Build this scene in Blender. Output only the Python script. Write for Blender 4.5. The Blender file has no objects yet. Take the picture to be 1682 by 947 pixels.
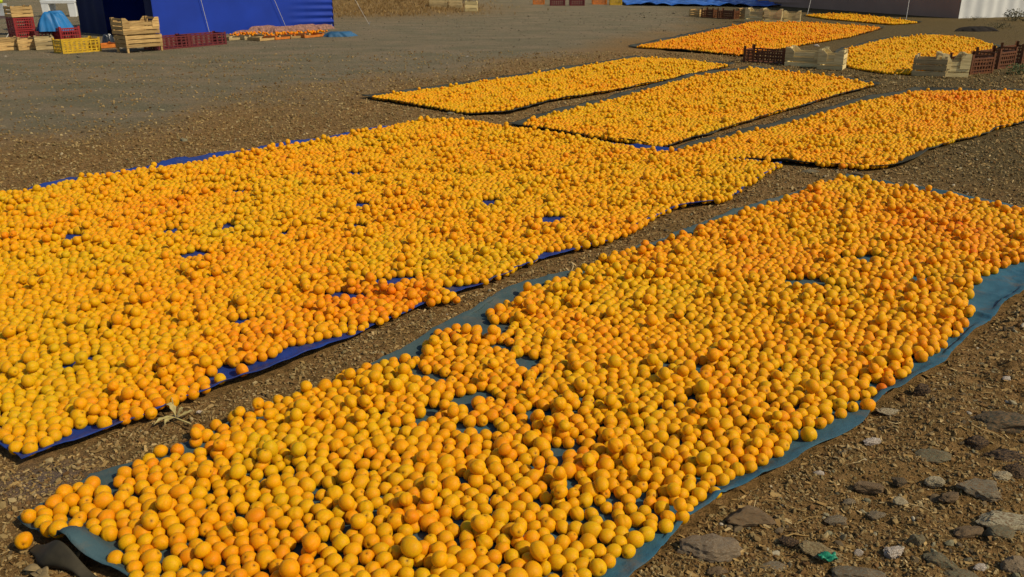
import bpy, math, random
import numpy as np
from mathutils import Vector, Euler, noise as mnoise

rnd = random.Random(7)
rng = np.random.default_rng(11)
S = bpy.context.scene
COL = S.collection

# ------------------------------------------------------------------ camera, sky, sun, exposure
CAM_H, F_PX, W_PX, H_PX, HORIZON = 1.3, 1400.0, 1682.0, 947.0, -60.0
TILT = math.atan((H_PX / 2 - HORIZON) / F_PX)
cam_d = bpy.data.cameras.new("camera")
cam = bpy.data.objects.new("camera", cam_d)
COL.objects.link(cam)
cam.location = (0, 0, CAM_H)
cam.rotation_euler = (math.pi / 2 - TILT, 0, 0)
cam_d.sensor_width = 36
cam_d.lens = 36 * F_PX / W_PX
cam_d.clip_start, cam_d.clip_end = 0.05, 2000
S.camera = cam

SUN_EL, SUN_AZ = math.radians(43), math.radians(-27)      # azimuth measured from +X (right) towards +Y (away)
sd = Vector((math.cos(SUN_EL) * math.cos(SUN_AZ), math.cos(SUN_EL) * math.sin(SUN_AZ), math.sin(SUN_EL)))
sun_d = bpy.data.lights.new("sun", 'SUN')
sun_d.energy = 4.0
sun_d.angle = math.radians(0.53)
sun_d.color = (1.0, 0.89, 0.68)
sun = bpy.data.objects.new("sun", sun_d)
sun.rotation_euler = sd.to_track_quat('Z', 'Y').to_euler()
COL.objects.link(sun)
world = bpy.data.worlds.new("World")
S.world = world
world.use_nodes = True
wn = world.node_tree
bg = wn.nodes["Background"]
sky = wn.nodes.new("ShaderNodeTexSky")
sky.sky_type = 'NISHITA'
sky.sun_disc = False
sky.sun_elevation = SUN_EL
sky.sun_rotation = math.pi / 2 - SUN_AZ
wn.links.new(sky.outputs[0], bg.inputs[0])
bg.inputs[1].default_value = 0.105
S.view_settings.view_transform = 'Standard'
S.view_settings.look = 'None'
S.view_settings.exposure = -0.12
S.view_settings.gamma = 1


# ------------------------------------------------------------------ helpers
def P(x, y, z=0.0):
    """ground point seen at photo pixel x, y (at height z)"""
    u, v = x - W_PX / 2, y - H_PX / 2
    dy = F_PX * math.cos(TILT) - v * math.sin(TILT)
    dz = -F_PX * math.sin(TILT) - v * math.cos(TILT)
    t = (z - CAM_H) / dz
    return (u * t, dy * t)


def tag(o, label=None, cat=None, group=None, kind=None):
    if label: o["label"] = label
    if cat: o["category"] = cat
    if group: o["group"] = group
    if kind: o["kind"] = kind
    return o


def mesh_from(name, verts, faces, mat=None, smooth=False):
    me = bpy.data.meshes.new(name)
    me.from_pydata([tuple(v) for v in verts], [], [tuple(f) for f in faces])
    me.update()
    if mat: me.materials.append(mat)
    if smooth:
        me.polygons.foreach_set("use_smooth", [True] * len(me.polygons))
    return me


def obj(name, me, parent=None, loc=None, rot=None):
    o = bpy.data.objects.new(name, me)
    COL.objects.link(o)
    if parent: o.parent = parent
    if loc: o.location = loc
    if rot: o.rotation_euler = rot
    return o


def empty(name, loc, rz=0):
    o = bpy.data.objects.new(name, None)
    COL.objects.link(o)
    o.empty_display_size = 0.1
    o.location = loc
    o.rotation_euler = (0, 0, rz)
    return o


class MB:
    def __init__(s): s.v, s.f = [], []

    def box(s, c, d, rot=None, jit=0.0, taper=None):
        n = len(s.v)
        R = Euler(rot).to_matrix() if rot else None
        for sx in (-1, 1):
            for sy in (-1, 1):
                for sz in (-1, 1):
                    p = Vector((sx * d[0] / 2, sy * d[1] / 2, sz * d[2] / 2))
                    if taper and sz > 0: p.x *= taper; p.y *= taper
                    if jit: p += Vector([rnd.uniform(-jit, jit) for _ in range(3)])
                    if R: p = R @ p
                    s.v.append(tuple(p + Vector(c)))
        for q in ((0, 1, 3, 2), (4, 6, 7, 5), (0, 4, 5, 1), (2, 3, 7, 6), (0, 2, 6, 4), (1, 5, 7, 3)):
            s.f.append([n + i for i in q])
        return s

    def tube(s, pts, r, n=8, r2=None):
        k0 = len(s.v)
        pts = [Vector(p) for p in pts]
        m = len(pts)
        for i, p in enumerate(pts):
            t = (pts[min(i + 1, m - 1)] - pts[max(i - 1, 0)]).normalized()
            a = t.orthogonal().normalized(); b = t.cross(a)
            rr = r if r2 is None else r + (r2 - r) * i / (m - 1)
            for k in range(n):
                an = 2 * math.pi * k / n
                s.v.append(tuple(p + a * math.cos(an) * rr + b * math.sin(an) * rr))
        for i in range(m - 1):
            for k in range(n):
                s.f.append([k0 + i * n + k, k0 + i * n + (k + 1) % n, k0 + (i + 1) * n + (k + 1) % n, k0 + (i + 1) * n + k])
        s.f.append([k0 + k for k in range(n)][::-1])
        s.f.append([k0 + (m - 1) * n + k for k in range(n)])
        return s

    def grid(s, fn, nu, nv):
        k0 = len(s.v)
        for i in range(nu + 1):
            for j in range(nv + 1):
                s.v.append(tuple(fn(i / nu, j / nv)))
        for i in range(nu):
            for j in range(nv):
                a = k0 + i * (nv + 1) + j
                s.f.append([a, a + nv + 1, a + nv + 2, a + 1])
        return s

    def mesh(s, name, mat, smooth=False): return mesh_from(name, s.v, s.f, mat, smooth)

    def build(s, name, mat, parent=None, smooth=False, **k): return obj(name, s.mesh(name, mat, smooth), parent, **k)


# --- value noise (numpy)
_tab = rng.random((256, 256))


def vnoise(x, y, s, seed=0):
    x = np.asarray(x) / s + 17.3 * seed + 100; y = np.asarray(y) / s + 31.7 * seed + 100
    xi = np.floor(x).astype(int); yi = np.floor(y).astype(int)
    fx = x - xi; fy = y - yi
    fx = fx * fx * (3 - 2 * fx); fy = fy * fy * (3 - 2 * fy)
    g = lambda a, b: _tab[a & 255, b & 255]
    return (g(xi, yi) * (1 - fx) + g(xi + 1, yi) * fx) * (1 - fy) + (g(xi, yi + 1) * (1 - fx) + g(xi + 1, yi + 1) * fx) * fy


def inpoly(px, py, poly):
    r = np.zeros(len(px), bool)
    n = len(poly)
    for i in range(n):
        x1, y1 = poly[i]; x2, y2 = poly[(i + 1) % n]
        if y1 == y2: continue
        c = ((y1 > py) != (y2 > py)) & (px < (x2 - x1) * (py - y1) / (y2 - y1) + x1)
        r ^= c
    return r


def polydist(px, py, poly, closed=True):
    d = np.full(len(px), 1e9)
    n = len(poly)
    for i in range(n if closed else n - 1):
        x1, y1 = poly[i]; x2, y2 = poly[(i + 1) % n]
        ex, ey = x2 - x1, y2 - y1
        t = np.clip(((px - x1) * ex + (py - y1) * ey) / (ex * ex + ey * ey + 1e-12), 0, 1)
        d = np.minimum(d, np.hypot(px - x1 - t * ex, py - y1 - t * ey))
    return d


# --- materials
def mat_new(name, rough=0.7, spec=0.3):
    m = bpy.data.materials.new(name)
    m.use_nodes = True
    b = m.node_tree.nodes["Principled BSDF"]
    b.inputs["Roughness"].default_value = rough
    b.inputs["Specular IOR Level"].default_value = spec
    return m, m.node_tree, b


def ramp(nt, fac, stops):
    r = nt.nodes.new("ShaderNodeValToRGB")
    cr = r.color_ramp
    while len(cr.elements) < len(stops): cr.elements.new(0.5)
    for e, (p, c) in zip(cr.elements, stops):
        e.position = p; e.color = (*c, 1)
    nt.links.new(fac, r.inputs[0])
    return r.outputs[0]


def noise(nt, scale, detail=4, vec=None, rough=0.55, dist=0.0):
    n = nt.nodes.new("ShaderNodeTexNoise")
    n.inputs["Scale"].default_value = scale
    n.inputs["Detail"].default_value = detail
    n.inputs["Roughness"].default_value = rough
    n.inputs["Distortion"].default_value = dist
    if vec: nt.links.new(vec, n.inputs["Vector"])
    return n.outputs[0]


def attr(nt, name, typ='GEOMETRY'):
    a = nt.nodes.new("ShaderNodeAttribute")
    a.attribute_name = name; a.attribute_type = typ
    return a


def math_n(nt, op, a, b=None, clamp=False):
    n = nt.nodes.new("ShaderNodeMath"); n.operation = op; n.use_clamp = clamp
    for i, q in enumerate((a, b)):
        if q is None: continue
        if isinstance(q, (int, float)): n.inputs[i].default_value = q
        else: nt.links.new(q, n.inputs[i])
    return n.outputs[0]


def mixc(nt, fac, a, b, mode='MIX'):
    n = nt.nodes.new("ShaderNodeMix"); n.data_type = 'RGBA'; n.blend_type = mode
    for i, q in ((0, fac), (6, a), (7, b)):
        if isinstance(q, (int, float)): n.inputs[i].default_value = q
        elif isinstance(q, tuple): n.inputs[i].default_value = (*q, 1)
        else: nt.links.new(q, n.inputs[i])
    return n.outputs[2]


def bump(nt, b, h, strength, dist):
    n = nt.nodes.new("ShaderNodeBump")
    n.inputs["Strength"].default_value = strength
    n.inputs["Distance"].default_value = dist
    nt.links.new(h, n.inputs["Height"])
    nt.links.new(n.outputs[0], b.inputs["Normal"])


def objco(nt):
    return nt.nodes.new("ShaderNodeTexCoord").outputs["Object"]


def plain(name, col, rough=0.7, var=0.25, scale=12, bmp=0.0, spec=0.3):
    m, nt, b = mat_new(name, rough, spec)
    co = objco(nt)
    n = noise(nt, scale, 5, co)
    dark = tuple(c * (1 - var) for c in col); lite = tuple(min(1, c * (1 + var)) for c in col)
    nt.links.new(ramp(nt, n, [(0.3, dark), (0.7, lite)]), b.inputs["Base Color"])
    if bmp: bump(nt, b, noise(nt, scale * 3, 3, co), 0.5, bmp)
    return m


def wood(name, col, dark, grime=0.5):
    m, nt, b = mat_new(name, 0.75, 0.2)
    co = objco(nt)
    mp = nt.nodes.new("ShaderNodeMapping"); mp.inputs["Scale"].default_value = (3, 40, 40)
    nt.links.new(co, mp.inputs[0])
    c = ramp(nt, noise(nt, 2.0, 5, mp.outputs[0]), [(0.25, dark), (0.55, col), (0.8, tuple(min(1, k * 1.2) for k in col))])
    oi = nt.nodes.new("ShaderNodeObjectInfo")
    v = math_n(nt, 'ADD', math_n(nt, 'MULTIPLY', oi.outputs["Random"], 0.55), 0.68)
    cc = nt.nodes.new("ShaderNodeCombineColor")
    for i in range(3): nt.links.new(v, cc.inputs[i])
    c = mixc(nt, 1.0, c, cc.outputs[0], 'MULTIPLY')
    c = mixc(nt, math_n(nt, 'MULTIPLY', ramp(nt, noise(nt, 7, 4, co), [(0.5, (0, 0, 0)), (0.75, (1, 1, 1))]), grime), c, dark)
    nt.links.new(c, b.inputs["Base Color"])
    return m


# apricot skin: tone comes from each fruit, blush and stem from the mesh
M_APR, nt, b = mat_new("apricot_skin", 0.55, 0.14)
tone = attr(nt, "tone", 'INSTANCER').outputs["Fac"]
blush = attr(nt, "blush").outputs["Fac"]
stem = attr(nt, "stem").outputs["Fac"]
base = ramp(nt, tone, [(0.0, (0.58, 0.355, 0.003)), (0.22, (0.67, 0.355, 0.001)), (0.5, (0.73, 0.315, 0.0005)), (0.75, (0.73, 0.235, 0.0003)), (1.0, (0.70, 0.14, 0.0003))])
red = ramp(nt, tone, [(0.0, (0.58, 0.33, 0.002)), (0.5, (0.68, 0.24, 0.0005)), (1.0, (0.60, 0.09, 0.0005))])
mott = noise(nt, 4.5, 6, objco(nt), 0.7)
c = mixc(nt, math_n(nt, 'MULTIPLY', blush, 0.85), base, red)
c = mixc(nt, math_n(nt, 'MULTIPLY', ramp(nt, mott, [(0.48, (0, 0, 0)), (0.72, (1, 1, 1))]), 0.45), c, (0.44, 0.17, 0.008))
c = mixc(nt, math_n(nt, 'MULTIPLY', ramp(nt, noise(nt, 22, 3, objco(nt)), [(0.62, (0, 0, 0)), (0.70, (1, 1, 1))]), 0.55), c, (0.30, 0.10, 0.01))
c = mixc(nt, stem, c, (0.10, 0.035, 0.008))
nt.links.new(c, b.inputs["Base Color"])
b.inputs["Subsurface Weight"].default_value = 0.45
b.inputs["Subsurface Radius"].default_value = (0.012, 0.004, 0.0006)
b.inputs["Subsurface Scale"].default_value = 1.0

M_BLUE_T, nt, b = mat_new("blue_tarpaulin", 0.6, 0.2)
c = ramp(nt, noise(nt, 5, 5, objco(nt)), [(0.3, (0.008, 0.024, 0.13)), (0.7, (0.016, 0.050, 0.25))])
c = mixc(nt, ramp(nt, noise(nt, 9, 6, objco(nt), 0.7), [(0.52, (0, 0, 0)), (0.72, (0.7, 0.7, 0.7))]), c, (0.10, 0.08, 0.055))
nt.links.new(c, b.inputs["Base Color"])
bump(nt, b, noise(nt, 22, 5, objco(nt), 0.7), 0.9, 0.006)
M_TEAL_T, nt, b = mat_new("grey_blue_tarpaulin", 0.65, 0.15)
c = ramp(nt, noise(nt, 6, 5, objco(nt)), [(0.3, (0.024, 0.085, 0.125)), (0.7, (0.045, 0.145, 0.20))])
c = mixc(nt, attr(nt, "dust").outputs["Fac"], c, (0.050, 0.075, 0.072))
c = mixc(nt, ramp(nt, noise(nt, 9, 6, objco(nt), 0.7), [(0.52, (0, 0, 0)), (0.72, (0.7, 0.7, 0.7))]), c, (0.13, 0.10, 0.065))
nt.links.new(c, b.inputs["Base Color"])
bump(nt, b, noise(nt, 22, 5, objco(nt), 0.7), 0.9, 0.006)
M_GREY_T = plain("grey_tarpaulin", (0.055, 0.055, 0.042), 0.85, 0.35, 5, 0.003, 0.05)
M_SHADEHEM = plain("hem_painted_shade", (0.035, 0.028, 0.015), 0.8, .5, 20)  # shade below the lifted tarp corner painted into the flap's colour
M_TENT = plain("blue_tent_canvas", (0.005, 0.030, 0.27), 0.6, 0.15, 1.5, 0.0)
M_TENT_SHADE = plain("tent_painted_shade", (0.006, 0.010, 0.05), 0.8, 0.2, 2)  # tent's open end: its shade painted as near-black navy
M_GREYTENT = plain("taupe_tent_canvas", (0.34, 0.20, 0.135), 0.75, 0.12, 1.2)
M_WHITETENT = plain("white_tent_canvas", (0.55, 0.54, 0.50), 0.7, 0.1, 2.0)
M_ROPE = plain("pale_rope", (0.55, 0.52, 0.46), 0.9, 0.2, 40)
M_METAL = plain("dull_metal", (0.25, 0.25, 0.25), 0.4, 0.2, 10)
M_WOOD = wood("tan_crate_wood", (0.50, 0.32, 0.12), (0.22, 0.12, 0.04))
M_PALE = wood("pale_crate_wood", (0.66, 0.52, 0.24), (0.38, 0.27, 0.11), 0.25)
M_GREYW = wood("weathered_crate_wood", (0.46, 0.34, 0.16), (0.22, 0.15, 0.06))
M_BROWNP = plain("brown_crate_plastic", (0.115, 0.038, 0.010), 0.6, 0.3, 14)
M_MAROON = plain("maroon_crate_plastic", (0.115, 0.018, 0.018), 0.5, 0.25, 14)
M_RED = plain("red_crate_plastic", (0.24, 0.018, 0.018), 0.5, 0.2, 14)
M_YELLOW = plain("yellow_crate_plastic", (0.50, 0.30, 0.015), 0.5, 0.3, 14)
M_ORANGEP = plain("orange_crate_plastic", (0.50, 0.15, 0.02), 0.5, 0.3, 14)
M_WHITEP = plain("white_plastic", (0.72, 0.72, 0.68), 0.4, 0.1, 8)
M_GREYP = plain("light_grey_plastic", (0.45, 0.46, 0.44), 0.5, 0.15, 8)
M_BLACKP = plain("black_polythene", (0.012, 0.014, 0.016), 0.25, 0.3, 10, spec=0.6)
M_CYAN = plain("bright_blue_polythene", (0.02, 0.15, 0.36), 0.5, 0.25, 5)
M_GREENSC = plain("green_plastic", (0.02, 0.22, 0.12), 0.4, 0.3, 60)
M_SHADESOIL = plain("soil_painted_shadow", (0.014, 0.010, 0.007), 0.95, 0.5, 10, 0.02)  # near-black soil, the shadow beside the heap painted into the colour
M_SACK = plain("pinkish_sack_net", (0.24, 0.12, 0.085), 0.8, 0.5, 30)

# gravel, straw: colour from each piece's tone
def tone_mat(name, stops, rough=0.9, typ='INSTANCER'):
    m, nt, b = mat_new(name, rough, 0.15)
    t = attr(nt, "tone", typ).outputs["Fac"]
    c = ramp(nt, t, stops)
    c = mixc(nt, math_n(nt, 'MULTIPLY', noise(nt, 60, 3, objco(nt)), 0.35), c, tuple(k * 0.45 for k in stops[len(stops) // 2][1]))
    nt.links.new(c, b.inputs["Base Color"])
    return m

M_CRUMB = tone_mat("earth_crumbs", [(0, (0.06, 0.028, 0.010)), (0.25, (0.18, 0.092, 0.030)), (0.45, (0.21, 0.155, 0.062)), (0.65, (0.31, 0.20, 0.075)), (0.95, (0.38, 0.29, 0.14)), (1.0, (0.50, 0.41, 0.27))])
M_GRIT = tone_mat("grey_grit", [(0, (0.10, 0.08, 0.05)), (0.4, (0.17, 0.14, 0.09)), (0.8, (0.24, 0.20, 0.14)), (1.0, (0.50, 0.44, 0.36))])
M_PEBBLE = tone_mat("pebble_stone", [(0, (0.045, 0.028, 0.014)), (0.4, (0.15, 0.10, 0.05)), (0.7, (0.19, 0.17, 0.095)), (0.9, (0.32, 0.27, 0.16)), (1.0, (0.55, 0.46, 0.33))])
M_STRAW = tone_mat("dry_straw", [(0, (0.09, 0.042, 0.012)), (0.3, (0.22, 0.12, 0.035)), (0.65, (0.38, 0.24, 0.08)), (1.0, (0.64, 0.48, 0.23))], 0.7)


def stone_mat(name, col, grain=30, spots=0.35):
    m, nt, b = mat_new(name, 0.9, 0.2)
    co = objco(nt)
    n1 = noise(nt, grain, 6, co, 0.7)
    c = ramp(nt, n1, [(0.3, tuple(k * (1 - spots) for k in col)), (0.55, col), (0.8, tuple(min(1, k * 1.35) for k in col))])
    c = mixc(nt, ramp(nt, noise(nt, grain * 0.4, 4, co), [(0.42, (0, 0, 0)), (0.60, (0.9, 0.9, 0.9))]), c, (0.17, 0.10, 0.045))
    nt.links.new(c, b.inputs["Base Color"])
    bump(nt, b, noise(nt, grain * 2.5, 6, co, 0.7), 0.7, 0.004)
    return m

ST = {
    'brown': stone_mat("brown_clod", (0.17, 0.115, 0.06), 25),
    'rubble': stone_mat("rubble_grey", (0.27, 0.21, 0.135), 60),
    'sandy': stone_mat("sandy_stone", (0.30, 0.23, 0.11), 30, 0.2),
    'grey': stone_mat("grey_stone", (0.20, 0.17, 0.11), 25, 0.25),
    'pale': stone_mat("pale_stone", (0.42, 0.36, 0.22), 25, 0.2),
    'dark': stone_mat("dark_stone", (0.06, 0.055, 0.035), 25),
    'white': stone_mat("white_chip", (0.60, 0.52, 0.42), 30, 0.15),
    'black': stone_mat("black_clod", (0.02, 0.016, 0.014), 20),
    'green': stone_mat("green_grey_stone", (0.165, 0.155, 0.09), 25, 0.25),
}

# ------------------------------------------------------------------ tarpaulin and fruit outlines
def PL(pts, z=0.0): return [P(x, y, z) for x, y in pts]

SHORT = (math.cos(math.radians(-41)), math.sin(math.radians(-41)))
LONG = (math.cos(math.radians(49)), math.sin(math.radians(49)))

A_near = (-0.12, 1.10)
A_far_r = (4.35, 4.55)
tarpA_right = [A_near, (0.10, 1.38)] + PL([(1040, 945), (1195, 822), (1316, 757), (1405, 702), (1460, 657), (1536, 611), (1590, 564), (1640, 517), (1682, 484)]) + [(2.6, 3.93), (3.08, 4.43)]
tarpA_left = PL([(18, 866), (150, 790), (270, 745), (420, 688), (520, 644), (628, 602), (700, 556), (814, 491), (900, 460), (975, 442), (1100, 392), (1200, 352), (1300, 322), (1398, 292)])
tarpB_right = PL([(30, 770), (130, 731), (300, 667), (470, 607), (560, 564), (700, 502), (800, 471), (900, 427), (1000, 402), (1110, 347), (1200, 331), (1240, 301), (1284, 273)])
tarpB_left = [(-3.86, 4.05)] + PL([(-60, 337), (60, 312), (180, 291), (300, 266), (420, 248), (560, 225), (630, 211), (701, 199)])
simple = {
    'C': ([(594, 161), (640, 168), (772, 189)], [(775, 190), (840, 186), (905, 168), (1000, 153), (1100, 132), (1205, 108)], [(594, 161), (720, 143), (900, 116), (1042, 93)]),
}
tarpC = (PL([(772, 190), (840, 187), (905, 168), (1000, 153), (1100, 132), (1207, 108)]), PL([(594, 161), (720, 144), (900, 117), (1042, 94)]))
tarpD = (PL([(1092, 246), (1145, 228), (1280, 188), (1400, 153), (1447, 140)]), PL([(836, 206), (900, 187), (1000, 163), (1140, 123), (1240, 111)]))
tarpE = (PL([(1434, 280), (1490, 272), (1530, 246), (1600, 228), (1682, 202), (1780, 176)]) + [(6.1, 9.4)], PL([(1088, 256), (1150, 233), (1300, 198), (1400, 168), (1500, 148)]))
tarpF = (PL([(1222, 93), (1300, 78), (1400, 61), (1455, 46)]), PL([(1030, 77), (1150, 53), (1232, 36)]))
tarpG = (PL([(1525, 124), (1565, 107), (1650, 77)]), PL([(1368, 106), (1372, 84), (1450, 64), (1532, 56)]))
tarpH = (PL([(1465, 41), (1515, 37)]), PL([(1318, 26), (1395, 22)]))

tarp_polys = []
for r_, l_ in ((tarpA_right, tarpA_left), (tarpB_right, tarpB_left), tarpC, tarpD, tarpE, tarpF, tarpG, tarpH):
    tarp_polys.append(list(r_) + list(l_)[::-1])

ZF = 0.02
fruitA = PL([(32, 858), (100, 812), (150, 788), (165, 806), (270, 738), (285, 745), (330, 703), (480, 650), (560, 618), (650, 588), (690, 588), (715, 548), (760, 538), (835, 548), (838, 530), (803, 535), (805, 513), (850, 488), (940, 450), (1000, 420), (1090, 400), (1200, 355), (1290, 330), (1340, 302), (1400, 292), (1520, 316), (1682, 346)], ZF) \
    + [(3.02, 4.40), (2.72, 4.10)] + PL([(1690, 420), (1650, 440), (1615, 455), (1590, 490), (1598, 525), (1572, 548), (1550, 570), (1495, 603), (1465, 632), (1425, 628), (1435, 655), (1388, 678), (1322, 718), (1243, 765), (1205, 792), (1132, 843), (1066, 890), (1008, 932)], ZF) \
    + [(0.10, 1.45), (-0.12, 1.20)] + PL([(225, 990), (196, 955), (186, 915), (196, 895), (160, 882), (110, 880), (60, 885)], ZF)
fruitB = PL([(-5, 712), (30, 744), (60, 742), (120, 716), (124, 700), (165, 708), (200, 692), (250, 687), (300, 655), (352, 640), (350, 600), (390, 598), (440, 592), (468, 572), (560, 553), (600, 540), (640, 522), (690, 503), (752, 493), (725, 470), (800, 463), (860, 438), (893, 415), (970, 405), (1040, 383), (1085, 352), (1140, 330), (1190, 331), (1240, 297), (1285, 271), (1200, 262), (1050, 245), (900, 218), (760, 198), (700, 196), (620, 213), (540, 229), (400, 252), (300, 271), (130, 294), (60, 313), (-10, 320)], ZF) + [(-3.75, 4.12), (-3.6, 3.95)]
fruitC = PL([(600, 160), (640, 165), (760, 186), (830, 183), (900, 165), (1000, 150), (1100, 130), (1200, 108), (1120, 97), (1040, 95), (900, 118), (720, 145)], ZF)
fruitD = PL([(842, 205), (900, 212), (1000, 230), (1090, 243), (1140, 226), (1280, 185), (1400, 150), (1442, 140), (1380, 128), (1240, 112), (1140, 125), (1000, 165), (900, 188)], ZF)
fruitE = PL([(1092, 252), (1180, 262), (1280, 262), (1350, 272), (1430, 278), (1472, 272), (1520, 246), (1600, 226), (1682, 200), (1770, 175)], ZF) + [(6.0, 9.3)] + PL([(1500, 150), (1400, 170), (1300, 200), (1150, 235)], ZF)
fruitF = PL([(1040, 77), (1130, 82), (1215, 91), (1300, 77), (1400, 60), (1450, 46), (1400, 42), (1320, 37), (1230, 37), (1150, 55)], ZF)
fruitG = PL([(1375, 104), (1400, 112), (1450, 120), (1520, 123), (1560, 106), (1642, 77), (1600, 63), (1530, 57), (1450, 65), (1380, 83)], ZF)
fruitH = PL([(1320, 25), (1400, 23), (1512, 37), (1465, 40), (1350, 30)], ZF)

# bare spots where the tarpaulin shows through (photo pixel, half-width m, half-depth m)
holes = [(580, 290, .06, .05), (600, 342, .06, .05), (320, 425, .07, .06), (280, 385, .05, .05), (375, 378, .05, .05), (395, 320, .04, .05), (300, 318, .05, .04), (118, 395, .05, .05), (570, 493, .07, .04), (645, 468, .08, .04), (905, 365, .06, .07), (808, 337, .05, .06), (140, 600, .03, .03), (402, 535, .05, .03), (585, 376, .05, .04), (755, 288, .10, .02), (340, 447, .03, .03), (465, 390, .02, .06),
         (870, 602, .06, .05), (790, 655, .05, .04), (712, 690, .025, .05), (782, 716, .045, .03), (925, 748, .055, .025), (872, 690, .05, .02), (760, 668, .03, .02), (1325, 470, .09, .05), (1408, 430, .10, .04), (1515, 465, .05, .05), (1150, 610, .03, .03), (825, 578, .05, .03), (1115, 672, .05, .02), (350, 843, .025, .02), (515, 738, .03, .015), (1050, 690, .02, .02), (1150, 738, .025, .015), (630, 880, .02, .02), (935, 700, .04, .02), (960, 880, .02, .015), (690, 625, .02, .02), (720, 630, .04, .02), (1090, 610, .02, .04)]
holes_w = [(*P(x, y, 0.0), a, b_) for x, y, a, b_ in holes]

# ------------------------------------------------------------------ ground
def fold_height(x, y):
    """the near left edge of the first tarpaulin is lifted into a fold"""
    cx, cy = P(132, 912)
    u = (x - cx) * SHORT[0] + (y - cy) * SHORT[1]
    v = (x - cx) * LONG[0] + (y - cy) * LONG[1]
    return 0.055 * np.exp(-(u / 0.068) ** 2) * np.exp(-(np.maximum(v, 0) / 0.045) ** 2)


def gaps(x, y):
    d = np.full(len(x), 1e9)
    for p in tarp_polys:
        ins = inpoly(x, y, p)
        q = polydist(x, y, p)
        d = np.minimum(d, np.where(ins, -q, q))
    return d


def gravel_zone(x, y):
    """1 on the compact grey gravel of the yard, 0 on the brown littered earth round the tarpaulins"""
    line = PL([(-600, 260), (0, 225), (250, 205), (430, 175), (560, 140), (760, 118), (900, 95), (1000, 75), (1120, 52), (1180, 36), (1240, 10)]) + [(16, 60)]
    poly = line + [(-200, 60), (-200, 3)]
    ins = inpoly(x, y, poly)
    d = polydist(x, y, line, False)
    s = np.where(ins, d, -d) + (vnoise(x, y, 0.9, 3) - 0.5) * 1.0 + (vnoise(x, y, 0.2, 4) - 0.5) * 0.5
    return np.clip(s / 1.6 + 0.45, 0, 1)


def axis(lo, hi, step, far_lo, far_hi):
    a = list(np.arange(lo, hi, step))
    s = step; v = a[-1]
    while v < far_hi: s = min(s * 1.08, 25); v += s; a.append(v)
    s = step; v = a[0]; pre = []
    while v > far_lo: s = min(s * 1.08, 25); v -= s; pre.append(v)
    return np.array(pre[::-1] + a)


def ground_z(X, Y, d):
    near = np.clip(1.0 - (np.hypot(X, Y) - 9) / 8, 0.15, 1)
    right = np.clip((X - 0.3) / 0.8, 0, 1) * np.clip((5.5 - Y) / 1.5, 0, 1)
    n = (vnoise(X, Y, 0.35, 1) - 0.5) * 0.02 + (vnoise(X, Y, 0.09, 2) - 0.5) * (0.010 + 0.02 * right) + (vnoise(X, Y, 0.035, 5) - 0.5) * (0.006 + 0.008 * right) + (vnoise(X, Y, 0.016, 8) - 0.5) * 0.006
    z = n * near
    k = np.clip(d / 0.07, 0, 1)
    z = z * k + (-0.008) * (1 - k)
    # low bank of dry grass behind the tent
    return z + bank(X, Y)


def bank(X, Y):
    cx, cy = P(640, 12)
    return 0.45 * np.exp(-(((X - cx + 0.8) / 2.2) ** 2 + ((Y - cy - 2.0) / 2.6) ** 2)) * np.clip((Y - 17) / 3, 0, 1)


xs = axis(-2.2, 3.4, 0.017, -400, 400)
ys = axis(1.2, 4.4, 0.017, -60, 700)
GX, GY = np.meshgrid(xs, ys, indexing='ij')
gx, gy = GX.ravel(), GY.ravel()
gd = gaps(gx, gy)
gz = ground_z(gx, gy, gd)
me = bpy.data.meshes.new("ground")
nx, ny = len(xs), len(ys)
me.vertices.add(nx * ny)
me.vertices.foreach_set("co", np.column_stack([gx, gy, gz]).ravel())
I = (np.arange(nx - 1)[:, None] * ny + np.arange(ny - 1)[None, :]).ravel()
quads = np.column_stack([I, I + ny, I + ny + 1, I + 1]).ravel()
me.loops.add(len(quads)); me.loops.foreach_set("vertex_index", quads)
me.polygons.add(len(I)); me.polygons.foreach_set("loop_start", np.arange(0, len(quads), 4))
me.polygons.foreach_set("use_smooth", np.ones(len(I), bool))
me.update(); me.validate()
za = me.attributes.new("gravel", 'FLOAT', 'POINT'); za.data.foreach_set("value", gravel_zone(gx, gy).astype(np.float32))
cxp, cyp = P(70, 790)
damp = np.exp(-(((gx - cxp) / 0.13) ** 2 + ((gy - cyp) / 0.10) ** 2))
da = me.attributes.new("clay", 'FLOAT', 'POINT'); da.data.foreach_set("value", damp.astype(np.float32))
bx, by = P(640, 15)
gr = np.exp(-(((gx - bx) / 2.6) ** 2 + ((gy - by) / 3.5) ** 2))
ga = me.attributes.new("dry_grass", 'FLOAT', 'POINT'); ga.data.foreach_set("value", np.clip(gr * 2.2, 0, 1).astype(np.float32))
ol = np.clip((gx - 1.2 - 0.12 * gy) / 1.5, 0, 1) * np.clip((gy - 4.0) / 1.5, 0, 1) * np.clip(1.3 - (vnoise(gx, gy, 1.5, 16)) * .5, 0, 1)
oa = me.attributes.new("olive", 'FLOAT', 'POINT'); oa.data.foreach_set("value", ol.astype(np.float32))
M_GROUND, nt, b = mat_new("littered_earth", 0.95, 0.1)
geo = nt.nodes.new("ShaderNodeNewGeometry").outputs["Position"]
n1 = noise(nt, 1.3, 5, geo); n2 = noise(nt, 28, 6, geo, 0.7); n3 = noise(nt, 130, 4, geo, 0.75); n4 = noise(nt, 9, 5, geo, 0.7)
earth = ramp(nt, n2, [(0.3, (0.06, 0.030, 0.010)), (0.45, (0.22, 0.125, 0.040)), (0.6, (0.34, 0.19, 0.068)), (0.8, (0.45, 0.29, 0.115))])
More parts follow.
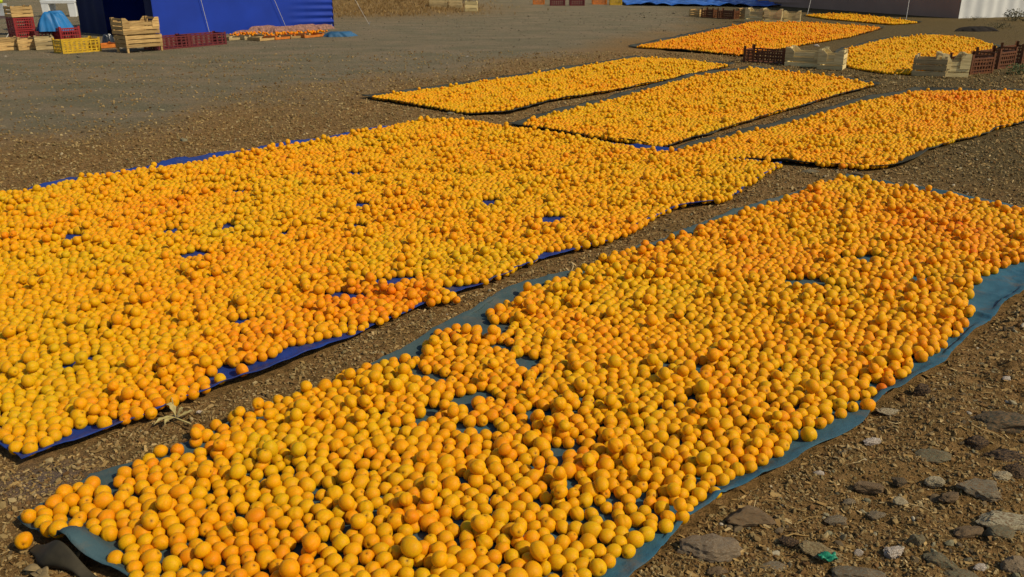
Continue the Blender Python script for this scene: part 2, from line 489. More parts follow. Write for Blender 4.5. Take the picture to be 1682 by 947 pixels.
earth = mixc(nt, ramp(nt, n1, [(0.4, (0, 0, 0)), (0.7, (0.7, 0.7, 0.7))]), earth, mixc(nt, 0.5, earth, (0.13, 0.095, 0.035)))
grav = ramp(nt, n2, [(0.25, (0.11, 0.092, 0.047)), (0.5, (0.19, 0.162, 0.090)), (0.75, (0.29, 0.245, 0.140))])
mp = nt.nodes.new("ShaderNodeMapping"); mp.inputs["Scale"].default_value = (0.6, 1.2, 1); mp.inputs["Rotation"].default_value = (0, 0, math.radians(-12))
nt.links.new(geo, mp.inputs[0])
n5 = noise(nt, 55, 5, geo, 0.8)
grav = mixc(nt, ramp(nt, noise(nt, 1.6, 5, mp.outputs[0], 0.65), [(0.4, (0, 0, 0)), (0.62, (1, 1, 1))]), mixc(nt, 0.25, grav, (0.08, 0.075, 0.05)), mixc(nt, 0.6, grav, (0.27, 0.19, 0.115)))
c = mixc(nt, attr(nt, "gravel").outputs["Fac"], earth, grav)
c = mixc(nt, math_n(nt, 'MULTIPLY', attr(nt, "olive").outputs["Fac"], 0.85), c, mixc(nt, 0.45, (0.105, 0.075, 0.026), c, 'MULTIPLY') if False else ramp(nt, n2, [(0.25, (0.045, 0.030, 0.010)), (0.5, (0.105, 0.078, 0.030)), (0.75, (0.17, 0.13, 0.055))]))
c = mixc(nt, math_n(nt, 'MULTIPLY', attr(nt, "clay").outputs["Fac"], 0.8), c, (0.17, 0.13, 0.11))
c = mixc(nt, math_n(nt, 'MULTIPLY', attr(nt, "dry_grass").outputs["Fac"], 0.75), c, ramp(nt, n4, [(0.3, (0.13, 0.07, 0.02)), (0.6, (0.28, 0.16, 0.045)), (0.8, (0.22, 0.17, 0.05))]))
c = mixc(nt, 0.8, c, ramp(nt, n3, [(0.3, (0.45, 0.45, 0.45)), (0.5, (1, 1, 1)), (0.75, (1.5, 1.45, 1.35))]), 'MULTIPLY')
nt.links.new(c, b.inputs["Base Color"])
c2 = ramp(nt, n5, [(0.32, (0.35, 0.33, 0.30)), (0.47, (1, 1, 1)), (0.6, (1, 1, 1)), (0.75, (1.7, 1.6, 1.5))])
nt.links.new(mixc(nt, 0.7, c, c2, 'MULTIPLY'), b.inputs["Base Color"])
bump(nt, b, math_n(nt, 'ADD', n3, math_n(nt, 'ADD', n2, n5)), 1.0, 0.014)
me.materials.append(M_GROUND)
tag(obj("ground", me), "uneven brown earth and grey gravel yard round the tarpaulins", None, None, "structure")

# ------------------------------------------------------------------ tarpaulins
def resample(ch, n):
    ch = [Vector((p[0], p[1])) for p in ch]
    L = [0]
    for i in range(1, len(ch)): L.append(L[-1] + (ch[i] - ch[i - 1]).length)
    out = []
    for k in range(n + 1):
        t = L[-1] * k / n
        i = 1
        while i < len(ch) - 1 and L[i] < t: i += 1
        f = (t - L[i - 1]) / max(1e-9, L[i] - L[i - 1])
        out.append(ch[i - 1].lerp(ch[i], min(max(f, 0), 1)))
    return np.array([(p.x, p.y) for p in out])


def tarp(name, right, left, mat, nu, nv, label, curl=0.012, fold=False, seed=0):
    R_, L_ = resample(right, nu), resample(left, nu)
    t = np.linspace(0, 1, nv + 1)
    t = 0.5 - 0.5 * np.cos(t * math.pi) if nv > 6 else t
    X = R_[:, None, 0] * (1 - t) + L_[:, None, 0] * t
    Y = R_[:, None, 1] * (1 - t) + L_[:, None, 1] * t
    X, Y = X.ravel(), Y.ravel()
    T = np.tile(t, nu + 1)
    width = np.hypot(*(R_ - L_).T).mean()
    e = np.minimum(T, 1 - T) * width
    u = np.repeat(np.linspace(0, 1, nu + 1), nv + 1)
    ln = np.hypot(*(R_[0] - R_[-1]))
    e = np.minimum(e, np.minimum(u, 1 - u) * ln)
    X = X + np.where(e < 0.02, (vnoise(X, Y, 0.14, seed + 2) - 0.5) * 0.035, 0)
    Y = Y + np.where(e < 0.02, (vnoise(X, Y, 0.11, seed + 3) - 0.5) * 0.035, 0)
    Z = 0.003 + 0.004 * vnoise(X, Y, 0.12, seed) + curl * np.exp(-(e / 0.035) ** 2) * (0.35 + 1.3 * vnoise(X, Y, 0.25, seed + 5)) + 0.018 * np.exp(-(e / 0.12) ** 2) * np.maximum(0, 0.16 - np.abs(vnoise(X, Y, 0.10, seed + 9) - 0.5)) * 5 * vnoise(X, Y, .3, seed + 4)
    Z = Z + 0.007 * np.maximum(0, 0.12 - np.abs(vnoise(X + .4 * Y, Y, 0.055, seed + 19) - 0.5)) / .12 * vnoise(X, Y, .2, seed + 8)
    if fold: Z = Z + fold_height(X, Y)
    faces = []
    for i in range(nu):
        for j in range(nv):
            a = i * (nv + 1) + j
            faces.append((a, a + nv + 1, a + nv + 2, a + 1))
    me = mesh_from(name, np.column_stack([X, Y, Z]), faces, mat, True)
    dust = np.clip(T * 1.1 + (vnoise(X, Y, 0.3, 14) - .5) * .8 + 0.1, 0, 1) * 0.95
    a_ = me.attributes.new("dust", 'FLOAT', 'POINT'); a_.data.foreach_set("value", dust.astype(np.float32))
    o = obj(name, me)
    s = o.modifiers.new("thickness", 'SOLIDIFY'); s.thickness = 0.0025; s.offset = 1
    return tag(o, label, "tarpaulin", "tarpaulins laid out under the drying apricots")


tarp("tarpaulin", tarpA_right, tarpA_left, M_TEAL_T, 420, 84, "grey-blue tarpaulin under the nearest spread of apricots, its left corner lifted", 0.015, True, 1)
tarp("tarpaulin", tarpB_right, tarpB_left, M_BLUE_T, 220, 60, "royal blue tarpaulin under the broad second spread of apricots", 0.018, False, 2)
# added underside flap, shade beneath the lifted corner painted into its dark colour
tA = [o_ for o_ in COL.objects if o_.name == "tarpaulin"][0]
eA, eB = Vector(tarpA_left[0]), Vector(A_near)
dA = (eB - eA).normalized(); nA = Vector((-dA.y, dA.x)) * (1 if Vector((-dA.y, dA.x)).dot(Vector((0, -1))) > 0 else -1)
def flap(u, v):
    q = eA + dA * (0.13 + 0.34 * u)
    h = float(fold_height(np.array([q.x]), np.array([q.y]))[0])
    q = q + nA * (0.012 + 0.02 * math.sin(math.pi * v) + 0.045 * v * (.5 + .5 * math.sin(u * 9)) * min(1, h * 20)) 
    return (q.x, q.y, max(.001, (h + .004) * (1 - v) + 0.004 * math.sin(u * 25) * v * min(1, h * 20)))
o = MB().grid(flap, 50, 12).build("shade_flap", M_SHADEHEM, tA, True); so = o.modifiers.new("t", 'SOLIDIFY'); so.thickness = .002
o["label"] = "added folded underside, shade beneath the edge painted dark"
for (rl, lab, m_) in ((tarpC, "grey tarpaulin under the long apricot spread beside the gravel yard", M_GREY_T),
                      (tarpD, "grey tarpaulin under the middle of the three narrow apricot spreads", M_GREY_T),
                      (tarpE, "grey tarpaulin under the narrow spread that runs off the right edge", M_GREY_T),
                      (tarpF, "grey tarpaulin under the deep orange spread behind the brown crate", M_GREY_T),
                      (tarpG, "grey tarpaulin under the bright yellow spread between two rows of crates", M_GREY_T),
                      (tarpH, "tarpaulin under the thin farthest apricot spread at the foot of the taupe tent", M_GREY_T)):
    tarp("tarpaulin", rl[0], rl[1], m_, 60, 16, lab, 0.02, False, 3)

# ------------------------------------------------------------------ apricots
def apricot_mesh(name, seed, nu=22, nv=14, elong=1.06, flat=0.94):
    r = random.Random(seed)
    ph0 = r.uniform(0, 6.28)
    v, f, bl, stm = [], [], [], []
    def pt(th, ph):
        rad = 1.0
        d = abs((ph + math.pi) % (2 * math.pi) - math.pi)
        rad -= 0.085 * math.exp(-(d / 0.20) ** 2) * math.sin(th) ** 0.6 if th > 0 and th < math.pi else 0
        rad -= 0.16 * math.exp(-(th / 0.26) ** 2)
        rad -= 0.03 * math.exp(-((math.pi - th) / 0.3) ** 2)
        rad += 0.03 * math.sin(3 * ph + ph0) * math.sin(th) + 0.03 * math.sin(2 * ph + 2.3 * ph0 + th)
        x, y, z = rad * math.sin(th) * math.cos(ph), rad * math.sin(th) * math.sin(ph) * flat, rad * math.cos(th) * elong
        return (x, y, z)
    v.append(pt(0, 0)); stm.append(1.0); bl.append(0.3)
    for i in range(1, nv):
        th = math.pi * i / nv
        for k in range(nu):
            ph = 2 * math.pi * k / nu
            v.append(pt(th, ph))
            stm.append(math.exp(-(th / 0.17) ** 2))
            q = math.sin(th) * math.cos(ph - 2.1)
            bl.append(min(1, max(0, 0.25 + 0.75 * q + 0.15 * math.sin(5 * ph + 3 * th + ph0))))
    v.append(pt(math.pi, 0)); stm.append(0); bl.append(0.4)
    for k in range(nu): f.append((0, 1 + k, 1 + (k + 1) % nu))
    for i in range(nv - 2):
        for k in range(nu):
            a = 1 + i * nu + k; b2 = 1 + i * nu + (k + 1) % nu
            f.append((a, a + nu, b2 + nu, b2))
    L = len(v) - 1
    for k in range(nu): f.append((L, 1 + (nv - 2) * nu + (k + 1) % nu, 1 + (nv - 2) * nu + k))
    me = mesh_from(name, v, f, M_APR, True)
    a = me.attributes.new("blush", 'FLOAT', 'POINT'); a.data.foreach_set("value", bl)
    a = me.attributes.new("stem", 'FLOAT', 'POINT'); a.data.foreach_set("value", stm)
    return me


APR = [apricot_mesh("apricot", 1), apricot_mesh("apricot", 2, elong=1.0, flat=0.97), apricot_mesh("apricot", 3, elong=1.12, flat=0.9), apricot_mesh("apricot", 4, elong=0.97, flat=0.93)]
APR_LOW = [apricot_mesh("apricot", s, 12, 8) for s in (5, 6)]


def neighbours(P2, cell, cap=6):
    ij = np.floor(P2 / cell).astype(np.int64)
    ij -= ij.min(0) - 1
    W_, H_ = ij.max(0) + 2
    key = ij[:, 0] * H_ + ij[:, 1]
    order = np.argsort(key, kind='stable')
    ks = key[order]
    first = np.searchsorted(ks, ks, 'left')
    slot = np.arange(len(ks)) - first
    tab = np.full((W_ * H_, cap), -1, np.int64)
    ok = slot < cap
    tab[ks[ok], slot[ok]] = order[ok]
    return key, tab, H_


def scatter(poly, rm, seed, loose=1.0, hole_list=(), inset=0.015, hscale=1.0, p2=0.085):
    r = np.random.default_rng(seed)
    pa = np.array(poly)
    lo, hi = pa.min(0), pa.max(0)
    d = 2 * rm * 0.985 * loose
    nxx = int((hi[0] - lo[0]) / d) + 2; nyy = int((hi[1] - lo[1]) / (d * 0.866)) + 2
    a, b2 = np.meshgrid(np.arange(nxx), np.arange(nyy), indexing='ij')
    x = lo[0] + (a + 0.5 * (b2 % 2)) * d; y = lo[1] + b2 * d * 0.866
    p = np.column_stack([x.ravel(), y.ravel()]) + r.normal(0, d * 0.28, (x.size, 2))
    ang = r.uniform(0, 6.28)
    m = inpoly(p[:, 0], p[:, 1], poly) & (polydist(p[:, 0], p[:, 1], poly) > inset)
    keep = np.ones(len(p), bool)
    wob = (vnoise(p[:, 0], p[:, 1], 0.05, 6) - 0.5)
    for hx, hy, ha, hb in hole_list:
        q = ((p[:, 0] - hx) / ha) ** 2 + ((p[:, 1] - hy) / hb) ** 2
        keep &= q > 1 + wob * 1.4
    p = p[m & keep]
    p = p[r.random(len(p)) > 0.035 + 0.10 * np.clip(vnoise(p[:, 0], p[:, 1], 0.09, 33) - .45, 0, 1)]
    n = len(p)
    rad = np.clip(rm * np.exp(r.normal(0, 0.11, n)), rm * 0.74, rm * 1.32)
    for it in range(14):
        key, tab, H_ = neighbours(p, 2.5 * rm)
        disp = np.zeros_like(p)
        for dx in (-1, 0, 1):
            for dy in (-1, 0, 1):
                cand = tab[key + dx * H_ + dy]
                for c in range(cand.shape[1]):
                    j = cand[:, c]
                    ok = (j >= 0) & (j != np.arange(n))
                    i_ = np.nonzero(ok)[0]; jj = j[i_]
                    dv = p[i_] - p[jj]
                    dist = np.hypot(dv[:, 0], dv[:, 1]) + 1e-6
                    ov = (rad[i_] + rad[jj]) * 0.965 - dist
                    w = np.where(ov > 0, ov * 0.42, 0) / dist
                    np.add.at(disp, i_, dv * w[:, None])
        s = np.hypot(disp[:, 0], disp[:, 1])
        lim = np.minimum(1, 0.4 * rm / (s + 1e-9))
        p = p + disp * lim[:, None]
    keep = np.ones(len(p), bool)
    wob = (vnoise(p[:, 0], p[:, 1], 0.05, 6) - 0.5)
    for hx, hy, ha, hb in hole_list:
        keep &= ((p[:, 0] - hx) / (ha * hscale)) ** 2 + ((p[:, 1] - hy) / (hb * hscale)) ** 2 > 1 + wob * 1.2
    keep &= inpoly(p[:, 0], p[:, 1], poly) & (polydist(p[:, 0], p[:, 1], poly) > inset * .5)
    p, rad = p[keep], rad[keep]; n = len(p)
    # second layer: fruit resting in the hollows
    key, tab, H_ = neighbours(p, 2.5 * rm)
    z = rad * 0.96
    pick = r.random(n) < p2 * (0.4 + 1.2 * vnoise(p[:, 0], p[:, 1], 0.3, 12))
    ii = np.nonzero(pick)[0]
    up = []
    taken = []
    for i in ii:
        c9 = np.concatenate([tab[key[i] + dx * H_ + dy] for dx in (-1, 0, 1) for dy in (-1, 0, 1)])
        c9 = c9[(c9 >= 0) & (c9 != i)]
        if len(c9) < 4: continue
        dd = np.hypot(*(p[c9] - p[i]).T)
        o2 = np.argsort(dd)[:4]
        c2 = c9[o2]; d2 = dd[o2]
        if d2[1] > 2.5 * rm: continue
        ctr = (p[i] + p[c2[0]] + p[c2[1]]) / 3
        up.append((ctr[0], ctr[1], i, c2[0], c2[1]))
    if up:
        U = np.array([(u[0], u[1]) for u in up])
        ur = np.clip(rm * np.exp(r.normal(0, 0.11, len(U))), rm * 0.74, rm * 1.32)
        uz = np.zeros(len(U))
        for k, u in enumerate(up):
            best = 0
            for j in u[2:]:
                dist = math.hypot(*(p[j] - U[k])); ss = (rad[j] + ur[k]) * 0.85
                best = max(best, z[j] + math.sqrt(max(0, ss * ss - dist * dist)))
            uz[k] = best
        keepu = np.ones(len(U), bool)
        kk, tt, HH = neighbours(U, 2.2 * rm)
        for k in range(len(U)):
            if not keepu[k]: continue
            for dx in (-1, 0, 1):
                for dy in (-1, 0, 1):
                    for j in tt[kk[k] + dx * HH + dy]:
                        if j > k and math.hypot(*(U[j] - U[k])) < (ur[j] + ur[k]) * 0.95: keepu[j] = False
        p = np.vstack([p, U[keepu]]); rad = np.concatenate([rad, ur[keepu]]); z = np.concatenate([z, uz[keepu]])
    return np.column_stack([p, z + 0.006]), rad


spots = [(540, 525, .42, .9), (430, 575, .3, .7), (300, 560, .35, .5), (270, 345, .30, .8), (620, 500, .25, .8), (1020, 430, .16, 1.0), (1425, 560, .30, .7), (1540, 375, .40, .7), (1330, 340, .3, .5), (1250, 420, .3, .3), (690, 860, .12, .7), (860, 690, .10, .6), (320, 880, .15, .5), (560, 230, .1, 1.2), (1440, 630, .10, .6), (1180, 800, .1, -.2), (60, 600, .5, -.5), (30, 480, .5, -.4), (1600, 170, .5, .7), (1560, 165, .4, .6), (1390, 265, .25, .7), (1560, 430, .25, -.6), (1250, 650, .3, -.3), (1480, 470, .3, -.4), (400, 870, .2, .35), (200, 830, .2, .3), (1640, 430, .4, .3)]
spots_w = [(*P(x, y), s_, a_) for x, y, s_, a_ in spots]


def tones(p, seed, bias=0.0, spread=0.095):
    r = np.random.default_rng(seed)
    t = 0.345 + bias + r.normal(0, spread, len(p)) + (vnoise(p[:, 0], p[:, 1], 0.45, 21) - 0.5) * 0.28 + (vnoise(p[:, 0], p[:, 1], 0.15, 22) - 0.5) * 0.22
    for x, y, s_, a_ in spots_w:
        t += 0.21 * a_ * np.exp(-((p[:, 0] - x) ** 2 + (p[:, 1] - y) ** 2) / s_ ** 2)
    return np.clip(t, 0, 1)


allp, allr, allt = [], [], []
for i, (poly, rm, bias, loose) in enumerate(((fruitA, .0190, 0.04, 1.02), (fruitB, .0183, 0.0, 1.0), (fruitC, .0177, -.02, .98), (fruitD, .0177, -.02, .98), (fruitE, .0180, 0.04, .98), (fruitF, .0185, 0.22, 1.0), (fruitG, .0185, -0.04, 1.0), (fruitH, .0215, -0.02, 1.0))):
    p, r_ = scatter(poly, rm, 100 + i, loose, holes_w if i < 2 else (), 0.0 if i < 2 else 0.045, 1.18 if i == 1 else 1.0, 0.085 if i < 2 else 0.05)
    if i == 0: p[:, 2] += fold_height(p[:, 0], p[:, 1])
    allp.append(p); allr.append(r_); allt.append(tones(p, 200 + i, bias))
FP, FR, FT = np.vstack(allp), np.concatenate(allr), np.concatenate(allt)
print("apricots:", len(FP))

# stray fruit that stand apart, each told on its own
stray = [
    ((40, 891), .0205, .50, "lone orange-yellow apricot lying on the bare ground below the lifted tarp corner"),
    ((362, 625), .0190, .18, "lone yellow apricot on the bare blue strip at the edge of the second tarp"),
    ((398, 610), .0215, .72, "deep orange apricot on the blue tarp edge, right of the lone yellow one"),
    ((1328, 716), .0245, .20, "big pale yellow apricot at the right edge of the nearest tarp"),
    ((1425, 668), .0220, .62, "orange apricot farthest out over the notch in the nearest tarp's right edge"),
    ((1448, 641), .0180, .92, "small reddish apricot alone on the grey-blue tarp above the notch"),
    ((1582, 533), .0210, .66, "orange apricot standing out on the wide bare blue strip at right"),
    ((172, 697), .0225, .35, "golden apricot on the blue tarp edge near its lower left corner"),
    ((292, 742), .0195, .74, "orange apricot at the far left edge of the nearest tarp, beside the earth strip"),
    ((1383, 274), .0220, .80, "orange apricot fallen onto the earth between the narrow and the nearest spreads"),
]
for (px, py), r_, t_, lab in stray:
    x, y = P(px, py, r_)
    k = np.hypot(FP[:, 0] - x, FP[:, 1] - y) > (FR + r_) * 0.97
    FP, FR, FT = FP[k], FR[k], FT[k]


def add_apricot(x, y, z, r_, tone_, label, group=None, seed=0):
    q = random.Random(seed)
    o = bpy.data.objects.new("apricot", APR[seed % 4])
    COL.objects.link(o)
    o.location = (x, y, z)
    o.rotation_euler = (q.uniform(0, 6.28), q.uniform(0, 6.28), q.uniform(0, 6.28))
    o.scale = (r_, r_, r_)
    o["tone"] = float(tone_)
    tag(o, label, "apricot", group)
    return o


for k, ((px, py), r_, t_, lab) in enumerate(stray):
    x, y = P(px, py, r_)
    add_apricot(x, y, r_ * 0.96 + 0.007, r_, t_, lab, None, 900 + k)

# the ones that show largest are objects of their own
def pix(p):
    ct, st = math.cos(TILT), math.sin(TILT)
    zc = p[:, 1] * ct - (p[:, 2] - CAM_H) * st
    yc = p[:, 1] * st + (p[:, 2] - CAM_H) * ct
    return W_PX / 2 + F_PX * p[:, 0] / zc, H_PX / 2 - F_PX * yc / zc, zc

fx, fy, fz = pix(FP)
vis = (fx > -8) & (fx < W_PX + 8) & (fy < H_PX + 6) & (fz > 0)
size = np.where(vis, FR / fz, 0)
order = np.argsort(-size)
idx_near = order[:290]
ORD = lambda n: {1: "first", 2: "second", 3: "third", 4: "fourth", 5: "fifth"}.get(n, "%d%s" % (n, "th" if 10 < n % 100 < 20 else {1: "st", 2: "nd", 3: "rd"}.get(n % 10, "th")))
band = np.floor((H_PX + 6 - fy[idx_near]) / 24).astype(int)
bands = sorted(set(band))
k = 0
for bi, bnd in enumerate(bands):
    row = idx_near[band == bnd]
    row = row[np.argsort(fx[row])]
    for j, i in enumerate(row):
        t = FT[i]
        h = "greenish yellow" if t < .22 else "golden yellow" if t < .38 else "golden orange" if t < .54 else "orange" if t < .72 else "deep orange"
        sz = "large " if FR[i] > .0222 else "small " if FR[i] < .0188 else ""
        top = " lying on others" if FP[i, 2] > .034 else ""
        where = "bottom row" if bi == 0 else f"{ORD(bi + 1)} row up"
        add_apricot(*FP[i], FR[i], t, f"{sz}{h} apricot{top}, {ORD(j + 1)} from left, {where}", "apricots nearest the camera on the nearest tarp", k)
        k += 1
mask = np.ones(len(FP), bool); mask[idx_near] = False


# --- geometry-nodes scatter for what is past the limit
def gn_scatter(name, pos, rot, scl, tone_, protos):
    me = bpy.data.meshes.new(name)
    me.vertices.add(len(pos)); me.vertices.foreach_set("co", pos.astype(np.float32).ravel())
    for an, typ, dat in (("rot", 'FLOAT_VECTOR', rot), ("scl", 'FLOAT_VECTOR', scl), ("tone", 'FLOAT', tone_)):
        a = me.attributes.new(an, typ, 'POINT')
        a.data.foreach_set("vector" if typ == 'FLOAT_VECTOR' else "value", dat.astype(np.float32).ravel())
    a = me.attributes.new("pick", 'INT', 'POINT'); a.data.foreach_set("value", rng.integers(0, len(protos), len(pos)).astype(np.int32))
    o = obj(name, me)
    ng = bpy.data.node_groups.new(name, 'GeometryNodeTree')
    ng.interface.new_socket("Geometry", in_out='INPUT', socket_type='NodeSocketGeometry')
    ng.interface.new_socket("Geometry", in_out='OUTPUT', socket_type='NodeSocketGeometry')
    gi, go = ng.nodes.new("NodeGroupInput"), ng.nodes.new("NodeGroupOutput")
    iop = ng.nodes.new("GeometryNodeInstanceOnPoints")
    join = ng.nodes.new("GeometryNodeJoinGeometry")
    for p in protos:
        oi = ng.nodes.new("GeometryNodeObjectInfo"); oi.transform_space = 'ORIGINAL'
        oi.inputs["Object"].default_value = p; oi.inputs["As Instance"].default_value = True
        ng.links.new(oi.outputs["Geometry"], join.inputs[0])
    def na(nm, dt):
        n = ng.nodes.new("GeometryNodeInputNamedAttribute"); n.data_type = dt; n.inputs["Name"].default_value = nm
        return n.outputs["Attribute"]
    ng.links.new(gi.outputs[0], iop.inputs["Points"])
    ng.links.new(join.outputs[0], iop.inputs["Instance"])
    iop.inputs["Pick Instance"].default_value = True
    ng.links.new(na("pick", 'INT'), iop.inputs["Instance Index"])
    e2r = ng.nodes.new("FunctionNodeEulerToRotation")
    ng.links.new(na("rot", 'FLOAT_VECTOR'), e2r.inputs[0])
    ng.links.new(e2r.outputs[0], iop.inputs["Rotation"])
    ng.links.new(na("scl", 'FLOAT_VECTOR'), iop.inputs["Scale"])
    ng.links.new(iop.outputs[0], go.inputs[0])
    md = o.modifiers.new("scatter", 'NODES'); md.node_group = ng
    return o


def proto(name, me): return bpy.data.objects.new(name, me)     # source shape only, not linked to the scene


# fruit in the trays by the blue tent
tray_px = [(395, 62), (420, 61), (445, 63), (470, 61), (495, 59), (517, 58)]
tray_pos = []
for (tx, ty) in tray_px:
    x0, y0 = P(tx, ty)
    for _ in range(26):
        u, v = rnd.uniform(-.20, .20), rnd.uniform(-.13, .13)
        tray_pos.append((x0 + u * LONG[0] - v * SHORT[0], y0 + u * LONG[1] - v * SHORT[1] + .1, 0.05 + rnd.uniform(0, .035)))
tray_pos = np.array(tray_pos)
RP = np.vstack([FP[mask], tray_pos]); RR = np.concatenate([FR[mask], np.full(len(tray_pos), .02)]); RT = np.concatenate([FT[mask], rng.uniform(.5, 1.0, len(tray_pos))])
ap = gn_scatter("apricots", RP, rng.uniform(0, 6.28, (len(RP), 3)), np.repeat(RR[:, None], 3, 1), RT, [proto("apricot_shape", m_) for m_ in APR[:3]])
ap.data.materials.append(M_APR)
tag(ap, "thousands of orange and yellow apricots spread in one layer over all the tarpaulins", "apricots", None, "stuff")

# ------------------------------------------------------------------ gravel, straw, stones
def stone_mesh(name, seed, mat=None, sub=1, sharp=0.25, flat=0.6):
    r = random.Random(seed)
    t = (1 + 5 ** .5) / 2
    v = [Vector(p).normalized() for p in ((-1, t, 0), (1, t, 0), (-1, -t, 0), (1, -t, 0), (0, -1, t), (0, 1, t), (0, -1, -t), (0, 1, -t), (t, 0, -1), (t, 0, 1), (-t, 0, -1), (-t, 0, 1))]
    f = [(0, 11, 5), (0, 5, 1), (0, 1, 7), (0, 7, 10), (0, 10, 11), (1, 5, 9), (5, 11, 4), (11, 10, 2), (10, 7, 6), (7, 1, 8), (3, 9, 4), (3, 4, 2), (3, 2, 6), (3, 6, 8), (3, 8, 9), (4, 9, 5), (2, 4, 11), (6, 2, 10), (8, 6, 7), (9, 8, 1)]
    for _ in range(sub):
        mid = {}; nf = []
        def m(a, b2):
            k = (min(a, b2), max(a, b2))
            if k not in mid: mid[k] = len(v); v.append(((v[a] + v[b2]) / 2).normalized())
            return mid[k]
        for a, b2, c in f:
            x, y, z = m(a, b2), m(b2, c), m(c, a)
            nf += [(a, x, z), (b2, y, x), (c, z, y), (x, y, z)]
        f = nf
    planes = [(Vector((r.gauss(0, 1), r.gauss(0, 1), r.gauss(0, 1))).normalized(), r.uniform(0.55, 0.9)) for _ in range(9)]
    o2 = []
    for p in v:
        q = p.copy()
        for n_, d_ in planes:
            k = q.dot(n_)
            if k > d_: q -= n_ * (k - d_)
        q *= 1 + r.uniform(-sharp, sharp) * 0.3 * (0.35 if sub > 2 else 1)
        if sub > 2: q *= 1 + 0.16 * mnoise.noise(p * 2.2 + Vector((seed, 0, 0))) + 0.10 * mnoise.noise(p * 6 + Vector((seed, 3, 0)))
        o2.append((q.x, q.y * 0.85, q.z * flat))
    return mesh_from(name, o2, f, mat)


def sector_points(n, seed, rmin, rmax, ang=46):
    """points over the yard in front of the tarpaulins, closer together where the yard is near"""
    r = np.random.default_rng(seed)
    rr = np.exp(r.uniform(math.log(rmin), math.log(rmax), n))
    aa = np.radians(r.uniform(-ang, ang, n))
    return rr * np.sin(aa), rr * np.cos(aa)


def lay(n, seed, rmin, rmax, inside=0.0):
    x, y = sector_points(n, seed, rmin, rmax)
    d = gaps(x, y)
    k = d > inside
    x, y, d = x[k], y[k], d[k]
    return x, y, ground_z(x, y, d), np.hypot(x, y)


def zrot(n, tilt=0.5):
    return np.column_stack([rng.normal(0, tilt, n), rng.normal(0, tilt, n), rng.uniform(0, 6.28, n)])

grain = [proto("crumb", stone_mesh("crumb", 40 + i, M_CRUMB, 0, 0.5, 0.65)) for i in range(4)]
grit = [proto("grit", stone_mesh("grit", 50 + i, M_GRIT, 0, 0.5, 0.6)) for i in range(3)]
x, y, z, d = lay(185000, 31, 1.5, 14)
gzn = gravel_zone(x, y)
k = rng.random(len(x)) > gzn * 0.8
x, y, z, d = x[k], y[k], z[k], d[k]
s = np.exp(rng.normal(0, 0.45, len(x))) * (0.0018 + 0.0007 * d)
s = np.minimum(s, 0.011 + 0.0005 * d)
o = gn_scatter("earth_crumbs", np.column_stack([x, y, z + s * 0.25]), zrot(len(x), 0.8), np.column_stack([s * 1.25, s, s]), np.clip(rng.beta(2.2, 2.6, len(x)), 0, 1), grain)
tag(o, "loose earth crumbs and small gravel covering the ground between the tarpaulins", "gravel", None, "stuff")
x, y, z, d = lay(76000, 32, 4, 26)
gzn = gravel_zone(x, y)
k = rng.random(len(x)) < gzn
x, y, z, d = x[k], y[k], z[k], d[k]
s = np.exp(rng.normal(0, 0.5, len(x))) * (0.001 + 0.0003 * d)
o = gn_scatter("grey_grit", np.column_stack([x, y, z + s * 0.2]), zrot(len(x), 0.4), np.column_stack([s * 1.3, s, s * 0.8]), np.clip(rng.beta(2, 3, len(x)), 0, 1), grit)
tag(o, "fine grey grit strewn over the compacted yard at left", "grit", None, "stuff")


x, y, z, d = lay(3300, 37, 1.6, 9, 0.03)
k = (x > 0.25) | (rng.random(len(x)) < .12)
x, y, z, d = x[k], y[k], z[k], d[k]
s = np.exp(rng.normal(0, 0.4, len(x))) * (0.0048 + 0.0007 * d)
peb = [proto("pebble", stone_mesh("pebble", 70 + i, M_PEBBLE, 1, 0.35, 0.7)) for i in range(4)]
o = gn_scatter("pebbles", np.column_stack([x, y, z + s * 0.1]), zrot(len(x), 0.5), np.column_stack([s * 1.25, s, s * .9]), rng.random(len(x)), peb)
tag(o, "small half-buried pebbles and clods among the straw on the stony ground", "pebbles", None, "stuff")


def straw_mesh(i):
    r = random.Random(i)
    pts = [(-1, 0, 0)]
    for k in range(1, 4): pts.append((-1 + 2 * k / 3, r.uniform(-.18, .18), r.uniform(0, .12)))
    return MB().tube(pts, 0.045, 4, 0.03).mesh("straw", M_STRAW)


def flake_mesh(i):
    r = random.Random(i)
    return MB().box((0, 0, 0), (2, 0.7, 0.12), jit=0.25).mesh("flake", M_STRAW)

straws = [proto("straw", straw_mesh(i)) for i in range(3)] + [proto("flake", flake_mesh(9)), proto("flake", flake_mesh(10)), proto("flake", flake_mesh(12))]
x, y, z, d = lay(112000, 33, 1.5, 12, -0.01)
gzn = gravel_zone(x, y)
k = rng.random(len(x)) > gzn * 0.97
x, y, z, d = x[k], y[k], z[k], d[k]
s = np.exp(rng.normal(0, 0.5, len(x))) * (0.0021 + 0.0010 * d)
s = np.minimum(s, 0.016)
o = gn_scatter("straw_litter", np.column_stack([x, y, z + 0.001 + rng.uniform(0, 0.004, len(x))]), zrot(len(x), 0.25), np.column_stack([s, s, s]), np.clip(rng.beta(2, 2.2, len(x)), 0, 1), straws)
tag(o, "dry straw bits and husks littering the brown earth", "straw", None, "stuff")
# a few long dry stalks
n = 420
x, y, z, d = lay(n, 35, 1.6, 9, 0.03)
k = (x > 0.2) | (rng.random(len(x)) < .25)
x, y, z = x[k], y[k], z[k]
s = rng.uniform(0.02, 0.06, len(x))
o = gn_scatter("dry_stalks", np.column_stack([x, y, z + 0.006]), zrot(len(x), 0.12), np.column_stack([s, s, s * .6]), rng.uniform(.4, 1, len(x)), straws[:3])
tag(o, "long thin dry stalks scattered on the stony earth at right", "straw", None, "stuff")
